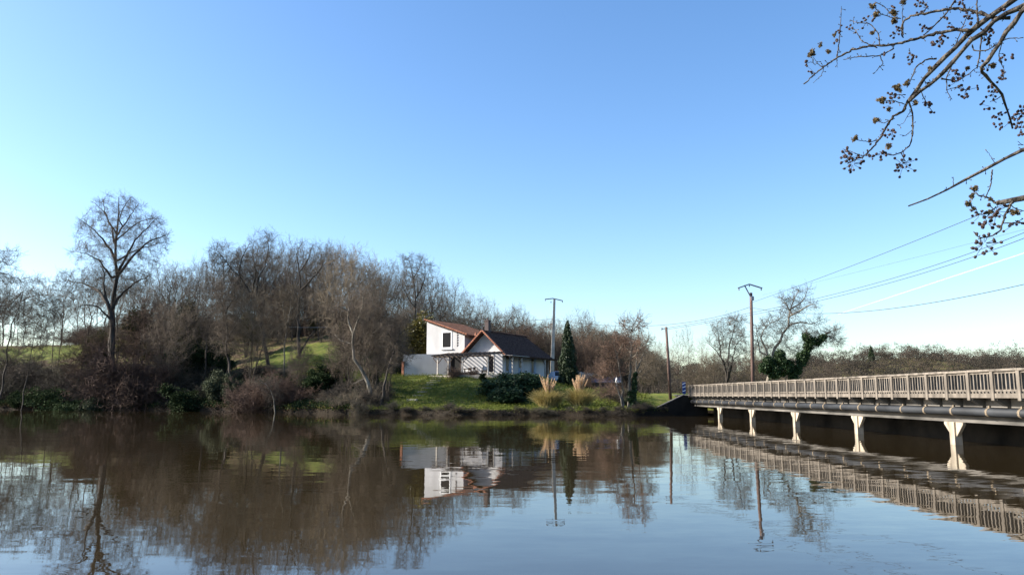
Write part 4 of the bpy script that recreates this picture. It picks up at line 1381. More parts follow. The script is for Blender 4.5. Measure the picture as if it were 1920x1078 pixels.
for i, px in enumerate(np.linspace(150, 1225, 130)):
    x = px + g.uniform(-6, 6)
    Y = g.uniform(111, 135)
    sk = np.interp(x, skyx, skyy)
    yt = g.uniform(sk + 75, max(sk + 85, 660))
    if x > 960: yt = g.uniform(sk + 14, max(sk + 30, 650))
    lab, grp = [(l, q) for a_, b__, l, q in UL if a_ <= x < b__][0]
    pr_ = CLU[g.randint(3)]
    tw = [M['twig'], M['twig_tan'], M['twig_tan'], M['twig_red']][g.randint(4)]
    put(pr_, 10, x, yt, Y, lab, 'tree', grp, wide=g.uniform(1.0, 1.5), twig=tw)
for i, px in enumerate(np.linspace(150, 930, 110)):
    put(BRU[g.randint(4)], 3.5, px + g.uniform(-5, 5), float(np.interp(px, [170, 500, 700, 930], [622, 600, 600, 612])) + g.uniform(-18, 12), g.uniform(138, 158), 'brown scrub bush closing the gaps between trunks on the crest of the wood', 'bush', 'scrub along the crest of the wood', wide=1.5, twig=[M['twig'], M['twig_tan'], M['bramble']][g.randint(3)])
# second storey in front of the wood: bushier brown trees
for (px, yt, Y, pr_, H0, tw, wd, lab) in [
    (655, 470, 80, CLU[1], 10, M['twig_tan'], .95, 'broad brown-haloed tree between the clearing and the house'),
    (700, 520, 75, CLU[0], 10, M['twig'], .85, 'shorter brown tree in front of the broad brown-haloed tree'),
    (728, 575, 73, CLU[0], 10, M['twig'], .7, 'dark twiggy small tree at the shaded edge of the lawn'),
    (690, 560, 72.5, CLU[1], 10, M['twig'], .75, 'dense dark small tree behind the leaning riverbank tree'),
    (655, 560, 76, CLU[2], 10, M['twig'], .65, 'dark several-stemmed tree on the shaded bank below the clearing'),
    (640, 610, 78, CLU[0], 10, M['twig'], .8, 'short dark several-stemmed tree just below the sunlit clearing'),
    (560, 640, 80, CLU[2], 10, M['twig'], .8, 'short dark tree above the russet shrub'),
    (425, 560, 86, OAK[1], 15, M['twig'], .9, 'dark crooked oak behind the holly'),
    (385, 545, 90, OAK[3], 15, M['twig'], .9, 'dark leaning oak over the tall dark evergreens'),
    (318, 570, 88, CLU[1], 10, M['twig'], .9, 'dark thicket tree beside the straight dark tree'),
    (545, 470, 111, OAK[0], 15, M['twig'], .85, 'tall oak on the near edge of the wood left of the forked oak'),
    (610, 470, 114, OAK[1], 15, M['twig'], .85, 'tall oak on the near edge of the wood right of the forked oak'),
    (480, 450, 112, OAK[2], 15, M['twig'], .85, 'tall oak on the near edge of the wood over the crooked oak'),
    (415, 465, 112, OAK[3], 15, M['twig'], .85, 'tall oak on the near edge of the wood behind the dark leaning oak'),
    (720, 490, 106, OAK[2], 15, M['twig'], .8, 'tall oak on the near edge of the wood above the annex'),
    (600, 520, 108, CLU[2], 10, M['twig'], .8, 'twiggy brown tree at the back edge of the clearing'),
    (350, 500, 98, OAK[2], 15, M['twig'], .9, 'twisted dark oak above the holly on the bank'),
    (300, 520, 95, ASH[1], 15, M['twig'], .9, 'straight dark tree just past the tallest tree'),
    (470, 540, 84, CLU[1], 10, M['twig_tan'], .9, 'low brown thicket tree left of the sunlit clearing'),
    (265, 560, 93, CLU[0], 10, M['twig_red'], .9, 'reddish twiggy tree under the tallest tree'),
    (150, 610, 92, CLU[2], 10, M['twig_red'], 1.0, 'rusty low tree before the sunlit field strip'),
    (95, 560, 100, ASH[2], 15, M['twig'], .6, 'thin straight tree rising from the sunlit field strip'),
    (108, 545, 101, ASH[3], 15, M['twig'], .6, 'thin twin-stemmed tree rising from the sunlit field strip'),
    (75, 590, 99, ASH[0], 15, M['twig'], .5, 'small slender tree alone in the gap of pale sky'),
    (1270, 620, 100, ASH[1], 15, M['twig_red'], .62, 'thin reddish poplar behind the slim leaning pole'),
    (1292, 612, 104, ASH[3], 15, M['twig_red'], .6, 'taller reddish poplar beyond the marker board'),
    (1318, 632, 98, ASH[0], 15, M['twig_red'], .6, 'reddish poplar over the first balusters of the bridge'),
    (1335, 662, 92, CLU[1], 10, M['twig_tan'], 1.25, 'rounded golden-brown sallow behind the first balusters'),
    (1300, 680, 95, CLU[0], 10, M['twig_tan'], 1.3, 'low golden-brown sallow near the marker board'),
    (1232, 668, 80, CLU[2], 10, M['twig_tan'], 1.3, 'low grey-brown thicket tree behind the slim leaning pole'),
    (1205, 660, 82, CLU[0], 10, M['twig'], 1.1, 'dark low thicket tree behind the ivy-clad trunk'),
    (1425, 640, 92, CLU[1], 10, M['twig_tan'], 1.0, 'brown thicket tree hiding behind the crossarm pole'),
    (1395, 700, 92, CLU[2], 10, M['twig_tan'], 1.3, 'small brown bush tree behind the balusters under the crossarm pole'),
    (1555, 680, 100, CLU[0], 10, M['twig'], 1.3, 'dark low thicket tree past the old ivy willow'),
    (1525, 692, 95, CLU[1], 10, M['twig'], 1.4, 'dark bushy undertree at the foot of the old ivy willow'),
    (1125, 672, 76, CLU[1], 10, M['twig_red'], .65, 'russet bushy tree between the conifer and the alders'),
    (1105, 688, 79, CLU[0], 10, M['twig_red'], .9, 'low russet thicket tree next to the conifer'),
]:
    put(pr_, H0, px, yt, Y, lab, 'tree', None, wide=wd, twig=tw)

# evergreens
put(CYP, 6.65, 1065, 606, 85, 'dark green columnar conifer standing past the corner of the house', 'conifer', wide=.92)
put(OLI, 5.9, 787, 588, 97, 'yellow-green evergreen tree against the corner of the upper storey', 'tree', wide=1.35)
put(OLI, 5.9, 762, 612, 96, 'darker olive evergreen tree behind the low annex', 'tree', wide=1.5)
put(EVG[0], 2.1, 735, 632, 94, 'dark rounded evergreen shrub by the annex', 'shrub', wide=.8)
for (px, yt, Y, pr_, H0, wd, lab) in [
    (370, 625, 93, EVG[0], 2.1, .62, 'tall dark evergreen above the grey-green holly'),
    (412, 640, 94, EVG[1], 2.1, .7, 'second tall dark evergreen, beside the crooked oak'),
    (340, 640, 92, EVG[0], 2.1, .7, 'dark evergreen between two bare trunks near the tallest tree'),
    (407, 690, 81.5, HOL[0], 2.1, .7, 'grey-green glossy holly on the bank above the water'),
    (437, 697, 80, HOL[0], 2.1, .6, 'smaller grey-green holly next to the russet shrub'),
    (618, 672, 80, EVG[1], 2.1, .95, 'soft dark green bush below the sunlit clearing'),
    (590, 690, 78, EVG[0], 2.1, 1.0, 'low dark green bush on the shaded bank under the clearing'),
    (100, 728, 92, FLT[0], 1.15, 1.0, 'spreading dark evergreen glinting above the water'),
    (150, 748, 88, FLT[0], 1.15, 1.0, 'low dark evergreen overhanging the water'),
    (40, 732, 92.5, EVG[1], 2.1, 1.0, 'dark evergreen shrub near the left end of the bank'),
    (170, 742, 86, HOL[0], 2.1, 1.0, 'small glinting grey-green shrub at the water line'),
    (515, 700, 78, EVG[0], 2.1, 1.0, 'dark bush behind the russet shrub'),
    (350, 720, 81, EVG[1], 2.1, 1.0, 'dark bush beside the holly on the bank'),
    (700, 690, 78, EVG[0], 2.1, .9, 'shaded dark bush behind the leaning riverbank tree'),
    (1120, 696, 86, EVG[1], 2.1, 1.2, 'dark evergreen bush below the grey board fence'),
    (1098, 708, 84, EVG[0], 2.1, 1.1, 'dark bush behind the second pampas clump'),
    (1078, 715, 80, EVG[1], 2.1, 1.1, 'dark bush between the two pampas clumps'),
    (905, 698, 79.5, EVG[0], 2.1, 1.0, 'dark rose bush at the terrace corner'),
    (1175, 742, 66, HOL[0], 2.1, .9, 'pale green bush at the foot of the alders'),
]:
    put(pr_, H0, px, yt, Y, lab, 'shrub', None, wide=wd, sink=.05)
DUL = leafy('ivy_clad_shrub', 58, mk_olive, M['olive_dull'], stem_h=4)
for px, yt, Y, wd, lab in [(255, 575, 98, 1.3, 'olive green ivy-clad tree just past the trunk of the tallest tree'), (300, 600, 97, 1.5, 'broad olive ivy-clad shrub behind the tallest tree'),
                           (345, 560, 103, 1.1, 'olive ivy-clad stem deep in the left wood'), (460, 585, 106, 1.3, 'olive ivy-clad tree behind the crooked oak'), (585, 590, 112, 1.2, 'olive ivy-clad tree at the back of the clearing'),
                           (640, 600, 104, 1.2, 'olive ivy-clad tree on the house side of the clearing'), (690, 605, 99, 1.2, 'olive ivy-clad tree between the clearing and the annex'), (725, 625, 95, 1.3, 'low olive ivy-clad shrub next to the annex'),
                           (180, 620, 100, 1.5, 'low olive ivy-clad shrub left of the tallest tree'), (1010, 640, 118, 1.3, 'olive ivy-clad tree beyond the roof, left of the concrete pole'), (1215, 672, 84, 1.3, 'olive ivy-clad shrub behind the alders')]:
    put(DUL, 5.9, px, yt, Y, lab, 'shrub', None, wide=wd)
# juniper mound below the house
for px, yt, Y, wd, lab in [(968, 701, 73.5, 1.25, 'big dark juniper mound below the house'), (935, 712, 72, 1.2, 'darker juniper mound in front of the terrace corner'), (1000, 712, 73, 1.15, 'juniper mound nearest the pampas grass'), (950, 728, 70, 1.2, 'low juniper sprawl at the bottom of the mound')]:
    put(JUN, 1.75, px, yt, Y, lab, 'juniper', wide=wd, sink=.05)
# dry garden shrubs by the pergola
for px, yt, lab in [(851, 683, 'dry brown shrub beside the open doorway under the pergola'), (889, 688, 'dry brown shrub in front of the dark ground-floor window'), (900, 697, 'small dry shrub at the end of the planter')]:
    put(BRU[1], 3.5, px, yt, 82, lab, 'shrub', wide=.8, twig=M['twig_red'])
for px, yt, Y in [(525, 692, 90), (548, 697, 88), (575, 702, 87), (600, 700, 89), (630, 696, 90), (655, 690, 91), (505, 684, 92), (480, 680, 92)]:
    put(BRU[px % 4], 3.5, px, yt, Y, 'low brown bush along the lower edge of the sunlit clearing', 'bush', 'bushes below the sunlit clearing', wide=1.5, twig=[M['bramble'], M['bramble_grey']][px % 2])
# riverbank brush
gA, gB, gC = 'brambles along the left bank', 'brambles under the clearing', 'russet shrubs on the bank'
g = rs(5)
for i, px in enumerate(np.linspace(-60, 380, 34)):
    ys = float(np.interp(px, [-60, 0, 300, 690], [96, 93.7, 84, 68.2]))
    Y = ys + [1.0, 3.5, 7.0, 10.5][i % 4] + g.uniform(-.5, .8)
    yt = [742, 715, 692, 668][i % 4] + g.uniform(-14, 10)
    put(BRU[g.randint(4)], 3.5, px + g.uniform(-6, 6), yt, Y, 'dark leafless bramble bush in the thicket along the left bank', 'bush', gA, wide=g.uniform(1.0, 1.5), twig=[M['bramble'], M['bramble'], M['bramble_grey'], M['twig']][g.randint(4)])
for i, px in enumerate(np.linspace(385, 735, 22)):
    ys = float(np.interp(px, [-60, 0, 300, 690], [96, 93.7, 84, 68.2]))
    Y = ys + [.8, 2.5, 5.5][i % 3] + g.uniform(-.4, .8)
    yt = [752, 735, 716][i % 3] + g.uniform(-12, 10)
    put(BRU[g.randint(4)], 3.5, px + g.uniform(-6, 6), yt, Y, 'low leafless bush on the shaded bank under the clearing', 'bush', gB, wide=g.uniform(.9, 1.3), twig=[M['bramble'], M['bramble_grey'], M['twig_tan']][g.randint(3)])
for px, yt, Y, lab in [(500, 690, 76, 'large russet shrub arching above the water'), (470, 700, 77, 'russet shrub leaning against the holly'), (540, 696, 76, 'brown shrub on the clearing side of the large russet shrub'),
                       (245, 640, 88, 'tawny shrub glowing below the tallest tree'), (280, 668, 87, 'second tawny shrub below the tallest tree'), (215, 660, 90, 'rusty thicket bush before the field strip'),
                       (690, 712, 71, 'pale tangled shrub hanging over the water by the leaning tree')]:
    put(BRU[g.randint(4)], 3.5, px, yt, Y, lab, 'shrub', None, wide=1.0, twig=M['twig_russet'] if px != 690 else M['twig_tan'])
put(BRU[0], 3.5, 1140, 716, 70, 'rounded red-brown shrub on the grass before the shed', 'shrub', wide=1.4, twig=M['twig_red'])
put(BRU[2], 3.5, 1165, 722, 68, 'darker red-brown shrub beside the alders', 'shrub', wide=1.2, twig=M['bramble'])
for px, yt, lab in [(840, 752, 'dark tuft of dead stems on the bank edge below the lawn'), (1190, 752, 'dark tangle of roots and stems at the alder foot'), (1160, 758, 'low tangle of pale stems at the water by the alders'), (1215, 752, 'dark tangle of stems at the foot of the embankment'), (1242, 757, 'dark bramble tuft hanging over the lower end of the wing wall')]:
    p = at(px, 770, float(shore(at(px, 770, 65)[0])) + .7)
    put(BRU[3], 3.5, px, yt, float(p[1]), lab, 'bush', None, wide=1.5, twig=M['bramble'])

for i, px in enumerate(np.linspace(735, 1160, 15)):
    p = at(px, 772, float(shore(at(px, 772, 65)[0])) + g.uniform(.1, .5))
    put(BRU[g.randint(4)], 3.5, px + g.uniform(-6, 6), 769 - abs(g.normal(0, 3)), float(p[1]), 'low dark fringe of dead stems on the bank edge below the lawn', 'bush', 'dead stems along the bank edge below the lawn', wide=2.0, twig=[M['bramble'], M['bramble_grey'], M['twig_tan']][g.randint(3)])
# undergrowth and grass as uncountable cover
def scatter(name, xr, dr, n, size, material, seed, zoff=.08, long=2.2, up=(0, 0, .8), label=None):
    g = rs(seed)
    x = g.uniform(*xr, n); d = dr[0] + (dr[1] - dr[0]) * g.uniform(0, 1, n) ** 1.3
    y = shore(x) + d
    z = height(x, y) + zoff
    V, F, tone = leaves(np.stack([x, y, z], 1), 7, (.18, .18, .12), size, g, long=long, updir=up)
    o = link(name, mesh_np(name, V, F, tone), None, material)
    o['kind'] = 'stuff'
    return o
M['grass_blade'] = leafmat('grass_blade', (.048, .072, .014), (.165, .175, .036), .8, .1, .3)
M['litter_leaf'] = leafmat('dead_leaf', (.05, .032, .02), (.15, .09, .05), .9, .1, .1)
scatter('grass', (-24, 13), (.35, 22), 14000, .05, M['grass_blade'], 61, .03, 3.0)
scatter('undergrowth', (-75, -14), (.2, 12), 9000, .11, M['evergreen'], 62, .22, 1.6, None)
scatter('dead_leaves', (-75, -12), (.2, 14), 7000, .10, M['litter_leaf'], 63, .08, 1.5, None)

# ------------------------------------------------------------------ pampas grass
def pampas(seed):
    g = rs(seed)
    n = 1500
    a = g.uniform(0, 6.28, n); s = g.uniform(.12, .55, n)
    d = np.stack([np.cos(a) * s, np.sin(a) * s, np.ones(n)], 1)
    st = np.concatenate([g.normal(0, .22, (n, 2)), np.zeros((n, 1))], 1)
    P, r = grow(st, d, g.uniform(.9, 1.85, n), np.full(n, .016), 6, .05, -.16, g, .4, .006)
    V, F = tubes(P, r, 3)
    tone = np.repeat(g.uniform(0, 1, n), 18)
    bm = mesh_np('pampas_blades', V, F, tone); bm.materials.append(M['pampas_leaf'])
    plumes = []
    for i in range(24):
        a = i * 2.4 + g.uniform(-.3, .3); q = .34 * ((i + .5) / 24) ** .6; h = g.uniform(1.75, 2.85)
        ax, ay = math.cos(a) * q, math.sin(a) * q
        T = np.linspace(0, 1, 60)
        c = np.stack([ax * h * (.3 + .7 * T) * .8, ay * h * (.3 + .7 * T) * .8, h * (.55 + .45 * T)], 1)
        V, F, tone = leaves(c[6:46], 16, (.018, .018, .04), .017, g, long=6, updir=(ax, ay, 2.4))
        V2, F2, t2 = leaves(c[46:], 10, (.010, .010, .03), .014, g, long=6, updir=(ax, ay, 3))
        F = np.concatenate([F, F2 + len(V)]); V = np.concatenate([V, V2]); tone = np.r_[tone, t2]
        st_ = tubes(np.array([[[ax * .2, ay * .2, 0], c[0], c[-1]]]), np.array([[.014, .012, .006]]), 4)
        n0 = len(V)
        V = np.concatenate([V, st_[0]]); F = np.concatenate([F, st_[1] + n0]); tone = np.r_[tone, np.full(len(st_[1]), .3)]
        pm_ = mesh_np('pampas_plume', V, F, tone); pm_.materials.append(M['pampas_plume'])
        plumes.append(pm_)
    return bm, plumes
for k, (px, Y, yt, lab) in enumerate([(1028, 66.5, 702, 'pampas grass clump with upright tan plumes beside the juniper'), (1087, 66.3, 701, 'pampas grass clump with a thicker sheaf of plumes before the conifer')]):
    bm_, pls = pampas(300 + k)
    p = at(px, 760, Y); z = gz(p[0], Y)
    sc = (at(px, yt, Y)[2] - z) / 2.75
    r_ = thing('pampas_grass', lab, 'pampas grass', (p[0], Y, z - .03), 0, 'pampas grass clumps')
    r_.scale = (sc * 1.18, sc * 1.18, sc)
    link('blades', bm_, r_)
    for q in pls: link('plume', q, r_)

# ------------------------------------------------------------------ far wooded hill: one mass
g = rs(9)
n = 2100
X = g.uniform(-60, 520, n); Yh = g.uniform(250, 470, n)
Z = height(X, Yh)
crown = []
keep = np.abs(X / Yh - .55) < .75
X, Yh, Z = X[keep], Yh[keep], Z[keep]
sz = np.clip(g.lognormal(1.25, .38, len(X)), 1.8, 8.5)
cs, tn = [], []
for x, y, z, s in zip(X, Yh, Z, sz):
    m_ = 40
    u = unit(g.normal(0, 1, (m_, 3))); u[:, 2] = np.where(u[:, 2] < -.45, -u[:, 2], u[:, 2])
    cs.append(np.array([x, y, z + s * .4]) + u * g.uniform(.75, 1.05, (m_, 1)) * np.array([s, s, s * 1.15]))
    tn.append(np.full(m_, g.uniform(0, 1)))
cs = np.concatenate(cs); tn = np.concatenate(tn)
V, F, tone = leaves(cs, 10, (.6, .6, .5), .26, g, long=2.0)
tone = np.repeat(tn, 10) * .8 + g.uniform(0, .2, len(tone))
o = link('far_woods', mesh_np('far_woods', V, F, tone), None, M['far_wood'])
o['kind'] = 'stuff'
for px, yt, Y, lab in [(1814, 656, 380, 'dark ivy-clad tree standing above the far hill skyline'), (1842, 651, 385, 'pale round bare tree topping the far hill skyline'), (1636, 650, 400, 'tiny dark fir on the far hill skyline'), (1780, 658, 385, 'bushy bare tree on the far hill skyline')]:
    pr_ = {1814: OAK[1], 1842: OAK[0], 1636: CYP, 1780: OAK[3]}[px]
    put(pr_, 6.65 if pr_ is CYP else 15, px, yt, Y, lab, 'tree', wide=1.2)

# ------------------------------------------------------------------ overhanging branches close to the camera
zf = lambda x, y: (1480 + x / 2.245, y / 2.245)
TX, TY = 6.2, 4.4
near = thing('overhanging_tree', 'near tree whose budding branches hang into the top of the view', 'tree', (TX, TY, .1))
tr_ = MB().tube([(0, 0, -.4), (.05, 0, 1.2), (-.05, .1, 3.0), (.1, .05, 5.0), (0, .1, 7.4)], [.30, .24, .19, .14, .06], 14).build('trunk', M['bark_near'], near, smooth=True)
def nb(pts, r0, r1, Ya, Yb, name='branch', root=None, seed=0):
    g = rs(1000 + seed)
    n = len(pts)
    P = np.array([at(*zf(*p), Ya + (Yb - Ya) * i / (n - 1)) for i, p in enumerate(pts)])
    if root is not None: P = np.concatenate([[np.array([TX, TY, .1]) + np.array(root)], P])
    P = P - np.array([TX, TY, .1])
    s = np.r_[0, np.cumsum(np.linalg.norm(np.diff(P, axis=0), axis=1))]; s /= s[-1]
    m_ = max(10, 5 * n)
    T = np.linspace(0, 1, m_)
    Q = np.stack([np.interp(T, s, P[:, c]) for c in range(3)], 1)
    Q[1:-1] = .25 * Q[:-2] + .5 * Q[1:-1] + .25 * Q[2:]
    Q[1:-1] += g.normal(0, 1, (m_ - 2, 3)) * (.003 if r0 > .0065 else .0012)
    r0, r1 = r0 * 1.15, r1 * 1.3
    rad = np.linspace(r0, r1, m_) * (1 + .16 * np.sin(np.arange(m_) * 1.9 + seed) + g.uniform(-.1, .1, m_))
    if root is not None:
        vis = T >= s[1]
        rad = np.where(vis, np.interp(T, [s[1], 1], [r0, r1]) * (1 + .14 * np.sin(np.arange(m_) * 1.9)), np.interp(T, [0, s[1]], [r0 * 2.6, r0]))
    mb_ = MB().tube(Q, rad, 9)
    ln = np.linalg.norm(np.diff(Q, axis=0), axis=1).sum()
    for k in range(int(ln / .035)):                       # short spurs and buds along the wood
        i_ = g.randint(1, m_ - 1)
        if root is not None and T[i_] < s[1]: continue
        d_ = unit(g.normal(0, 1, 3) + np.array([0, 0, .3]))
        l_ = g.uniform(.008, .03)
        b0_ = Q[i_] + d_ * rad[i_] * .6
        mb_.tube([b0_, b0_ + d_ * l_ * .7, b0_ + d_ * l_ * .85, b0_ + d_ * l_ * 1.15], [.0018, .0016, .0042, .0008], 5)
    return mb_.build(name, M['bark_near'], near, smooth=True)
NB = [
 ([(1010, -60), (940, 2), (860, 58), (790, 108), (720, 178), (650, 240), (600, 295), (550, 355), (498, 432)], .017, .009, 4.6, 5.0, (0, .1, 4.6)),
 ([(1020, 0), (960, 40), (870, 76), (800, 150), (720, 212), (690, 262), (640, 322), (580, 362), (505, 425)], .015, .008, 4.6, 4.9, (0, .1, 4.3)),
 ([(498, 432), (480, 467), (435, 492), (400, 552), (360, 612), (320, 655), (280, 672), (245, 690)], .008, .003, 5.0, 5.2, None),
 ([(930, 76), (860, 76), (790, 52), (700, 36), (620, 48), (540, 64), (490, 78), (470, 120), (480, 160)], .011, .004, 4.7, 5.1, None),
 ([(770, 128), (690, 128), (620, 140), (560, 156), (480, 180), (400, 195), (330, 194), (270, 210), (200, 245), (140, 285), (100, 320), (60, 355)], .010, .003, 4.75, 5.3, None),
 ([(1030, -20), (988, 40), (940, 110), (900, 152), (860, 222), (840, 265), (795, 288), (790, 302), (840, 325), (880, 380), (905, 420), (920, 480), (940, 542)], .014, .004, 4.4, 4.9, (0, 0, 3.9)),
 ([(505, 432), (520, 485), (520, 560), (510, 612), (470, 645), (430, 655), (380, 640)], .005, .0025, 5.0, 5.1, None),
 ([(470, 645), (490, 682)], .003, .002, 5.08, 5.1, None),
 ([(1010, 606), (930, 650), (870, 695), (800, 725), (690, 780), (600, 830), (500, 868)], .010, .003, 4.3, 4.7, (0, -.1, 2.75)),
 ([(855, 715), (850, 760), (842, 800), (822, 838)], .004, .002, 4.45, 4.5, None),
 ([(1010, 795), (950, 830), (870, 856)], .016, .009, 4.2, 4.35, (0, -.1, 2.3)),
 ([(870, 856), (835, 830), (800, 825), (770, 800)], .006, .002, 4.35, 4.4, None),
 ([(945, 845), (910, 900), (890, 970), (850, 995), (795, 1002), (775, 975)], .006, .002, 4.3, 4.35, None),
 ([(200, 245), (206, 205), (215, 120), (219, 28)], .004, .0015, 5.2, 5.3, None),
 ([(440, 205), (385, 236), (290, 240), (228, 252)], .004, .002, 5.0, 5.2, None),
 ([(380, 188), (375, 140), (340, 100), (285, 98), (255, 85)], .004, .0015, 5.05, 5.2, None),
 ([(370, 203), (305, 175), (280, 130), (258, 115)], .0035, .0015, 5.05, 5.2, None),
 ([(380, 236), (395, 268), (375, 290), (355, 312)], .003, .0015, 5.05, 5.1, None),
 ([(700, 0), (660, 60), (610, 110), (565, 150)], .005, .003, 4.9, 5.0, None),
 ([(620, 248), (575, 252), (535, 280), (515, 330), (495, 370)], .005, .002, 4.9, 5.0, None),
 ([(690, 262), (660, 330), (665, 390), (685, 420)], .004, .0015, 4.85, 4.9, None),
 ([(640, 330), (700, 345), (745, 320), (790, 285)], .004, .002, 4.85, 4.9, None),
 ([(555, 385), (575, 430), (605, 475)], .003, .0015, 4.95, 5.0, None),
 ([(770, 190), (775, 215), (830, 215), (870, 190), (910, 165), (985, 160)], .004, .002, 4.75, 4.6, None),
 ([(810, 150), (800, 240), (790, 290)], .004, .003, 4.75, 4.8, None),
 ([(900, 400), (870, 420), (845, 430)], .003, .0015, 4.8, 4.85, None),
 ([(925, 500), (960, 480), (985, 478)], .003, .0015, 4.85, 4.8, None),
 ([(560, 60), (580, 30), (560, 0)], .004, .002, 5.05, 5.1, None),
 ([(480, 150), (475, 60), (480, 10)], .003, .0015, 5.05, 5.1, None),
 ([(440, 70), (400, 30), (360, 10)], .003, .0015, 5.1, 5.15, None),
 ([(470, 80), (430, 75), (385, 60), (350, 25)], .003, .0015, 5.1, 5.15, None),
 ([(795, 100), (790, 40), (790, -10)], .005, .003, 4.7, 4.75, None),
 ([(700, 190), (740, 90), (760, 30)], .003, .0015, 4.85, 4.9, None),
 ([(345, 655), (300, 655), (265, 640), (225, 628)], .003, .0015, 5.1, 5.2, None),
 ([(385, 585), (340, 600), (285, 590)], .003, .0015, 5.1, 5.15, None),
 ([(430, 505), (395, 520), (365, 505)], .003, .0015, 5.05, 5.1, None),
 ([(485, 440), (440, 425), (395, 425)], .003, .0015, 5.0, 5.05, None),
 ([(490, 400), (455, 400), (420, 400)], .003, .0015, 5.0, 5.05, None),
 ([(870, 870), (830, 915), (800, 900)], .003, .0015, 4.4, 4.4, None),
 ([(925, 860), (955, 880), (1000, 890)], .003, .0015, 4.3, 4.3, None),
 ([(900, 940), (950, 940), (985, 920)], .003, .0015, 4.35, 4.3, None),
 ([(690, 780), (690, 745)], .0025, .001, 4.6, 4.6, None),
 ([(866, 690), (850, 665), (835, 640)], .002, .0008, 4.5, 4.5, None),
 ([(985, 612), (960, 596)], .002, .001, 4.35, 4.35, None),
 ([(145, 285), (135, 318), (100, 350)], .002, .001, 5.25, 5.3, None),
 ([(110, 275), (95, 262), (70, 268)], .002, .001, 5.3, 5.3, None),
 ([(140, 285), (120, 270), (100, 240)], .0025, .001, 5.27, 5.3, None),
 ([(200, 245), (202, 285)], .002, .001, 5.2, 5.2, None),
 ([(900, 160), (880, 240), (905, 300), (900, 340)], .003, .0015, 4.7, 4.75, None),
 ([(510, 470), (480, 520), (460, 530)], .002, .001, 5.0, 5.0, None),
 ([(520, 545), (490, 572), (465, 568)], .002, .001, 5.05, 5.05, None),
 ([(505, 205), (510, 230), (525, 245)], .002, .001, 5.0, 5.0, None),
 ([(660, 380), (700, 370), (740, 380), (795, 370)], .002, .001, 4.85, 4.85, None),
]
for i, (pts, r0, r1, ya, yb, root) in enumerate(NB):
    nb(pts, r0, r1, ya, yb, 'branch' if r0 > .0065 else 'twig', root, i)
# blossom tufts and dark bud clusters: one of each kind, copied
def tuft_mesh(seed, n, spread, size, long):
    g = rs(seed)
    c = unit(g.normal(0, 1, (n, 3))) * g.uniform(.2, 1, (n, 1)) * spread
    V, F, tone = leaves(c, 6, (.004, .004, .004), size, g, long=long)
    return mesh_np('flower_tuft', V, F, tone)
tufts = [tuft_mesh(s, 26, .022, .008, 2.2) for s in (1, 2, 3)]
for t_ in tufts: t_.materials.append(M['flower'])
def buds_mesh(seed, n, spread):
    g = rs(seed)
    b = MB()
    for i in range(n):
        c = g.normal(0, spread, 3)
        d = unit(g.normal(0, 1, 3))
        b.tube([c - d * .008, c - d * .004, c + d * .003, c + d * .009], [.002, .0065, .006, .001], 6)
        b.tube([c * .2, c], [.0012, .001], 4)
    me = bpy.data.meshes.new('bud_cluster'); me.from_pydata(b.v, [], b.f)
    me.materials.append(M['bud'])
    return me
buds = [buds_mesh(s, n, sp) for s, n, sp in ((1, 9, .018), (2, 6, .016), (3, 14, .024), (4, 4, .012))]
def stick(mesh, name, x, y, Y, s):
    p = at(*zf(x, y), Y) - np.array([TX, TY, .1])
    o = link(name, mesh, near)
    o.location = tuple(p)
    o.rotation_euler = (random.uniform(0, 6), random.uniform(0, 6), random.uniform(0, 6))
    o.scale = (s,) * 3
for x, y, Y, s in [(92, 228, 5.3, 1.35), (130, 190, 5.3, .8), (165, 218, 5.25, .8), (350, 25, 5.15, 1.1), (365, 65, 5.15, 1.2), (437, 55, 5.1, 1.2), (440, 88, 5.1, 1.1), (480, 10, 5.1, .9), (350, 138, 5.1, .8), (455, 372, 5, 1.3),
                   (495, 350, 5, 1.0), (388, 424, 5.05, 1.2), (420, 460, 5.05, .8), (367, 507, 5.1, 1.1), (275, 583, 5.15, 1.0), (420, 617, 5.05, 1.0), (530, 432, 4.98, .9), (190, 148, 5.22, .7), (780, 795, 4.4, .9), (770, 825, 4.4, .8),
                   (755, 858, 4.4, .9), (775, 880, 4.4, .7), (840, 895, 4.4, .8), (950, 892, 4.3, 1.1), (755, 242, 4.85, .7), (750, 290, 4.85, .7), (855, 275, 4.8, 1.0), (585, 355, 4.95, .8), (845, 840, 4.36, .6), (590, 290, 4.9, .7)]:
    stick(tufts[random.randrange(3)], 'flower_tuft', x, y, Y, s)
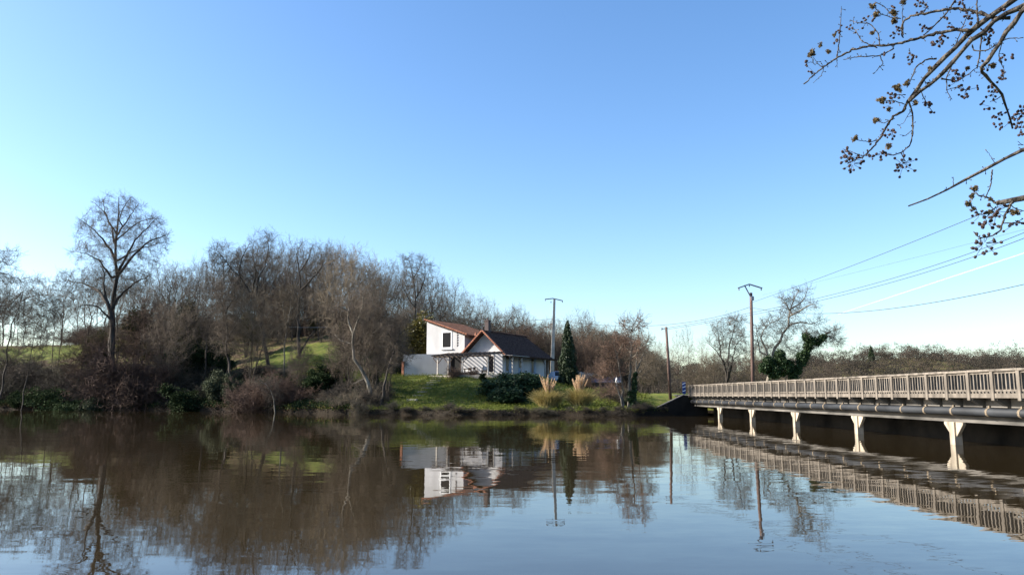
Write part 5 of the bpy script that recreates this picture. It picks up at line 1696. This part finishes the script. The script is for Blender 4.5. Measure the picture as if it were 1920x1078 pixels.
BL = [(255, 665, 5.18, 2, 1.3), (235, 635, 5.2, 1, 1), (265, 690, 5.15, 2, 1.1), (480, 695, 5.1, 2, 1.2), (470, 700, 5.1, 1, .9), (388, 650, 5.1, 0, 1.2), (430, 560, 5.05, 0, 1.1), (410, 570, 5.05, 1, .8), (600, 435, 5, 1, 1.2), (605, 478, 5, 3, 1),
      (630, 180, 4.9, 0, 1.2), (600, 188, 4.95, 3, 1), (660, 160, 4.9, 3, 1), (515, 225, 5, 1, 1), (520, 250, 5, 1, .9), (710, 320, 4.85, 0, 1.2), (740, 380, 4.85, 0, 1.2), (720, 400, 4.85, 3, 1), (790, 370, 4.85, 3, .9), (860, 365, 4.82, 1, .9),
      (855, 395, 4.82, 0, 1), (810, 432, 4.85, 3, .9), (850, 450, 4.85, 1, 1), (880, 490, 4.85, 0, 1), (865, 532, 4.88, 3, 1), (900, 540, 4.88, 1, 1), (960, 500, 4.8, 0, 1.2), (980, 460, 4.8, 0, 1.2), (975, 540, 4.8, 0, 1.1), (945, 238, 4.65, 3, 1),
      (900, 235, 4.7, 1, 1), (895, 325, 4.7, 0, 1), (835, 165, 4.75, 0, 1.1), (840, 130, 4.75, 1, 1), (835, 938, 4.4, 0, 1.4), (870, 890, 4.4, 2, 1.1), (805, 905, 4.4, 1, 1), (880, 905, 4.35, 1, 1), (820, 1027, 4.35, 2, 1.2), (830, 1062, 4.35, 3, 1),
      (945, 945, 4.33, 1, 1), (970, 935, 4.3, 3, 1), (75, 268, 5.3, 3, 1), (100, 300, 5.28, 1, .9), (215, 130, 5.25, 1, .9), (190, 175, 5.22, 3, 1), (250, 125, 5.2, 1, .9), (330, 85, 5.15, 1, 1), (355, 85, 5.15, 3, 1), (450, 140, 5.1, 0, 1), (470, 130, 5.1, 3, 1),
      (545, 15, 5.1, 0, 1.1), (555, 55, 5.08, 1, 1), (570, 120, 5.0, 0, 1), (450, 410, 5, 1, 1), (430, 405, 5, 3, 1), (430, 440, 5, 1, .9), (345, 600, 5.12, 3, 1), (345, 660, 5.1, 1, .8), (400, 230, 5.05, 3, .9), (435, 237, 5.02, 3, .9), (690, 110, 4.88, 1, .9),
      (755, 65, 4.88, 0, 1), (725, 15, 4.9, 0, 1), (770, 100, 4.85, 3, 1), (440, 30, 5.1, 3, 1), (660, 80, 4.95, 3, 1), (905, 50, 4.65, 1, 1), (820, 265, 4.8, 1, 1), (700, 350, 4.85, 1, 1)]
for x, y, Y, k_, s in BL: stick(buds[k_], 'bud_cluster', x, y, Y, s * 1.2)
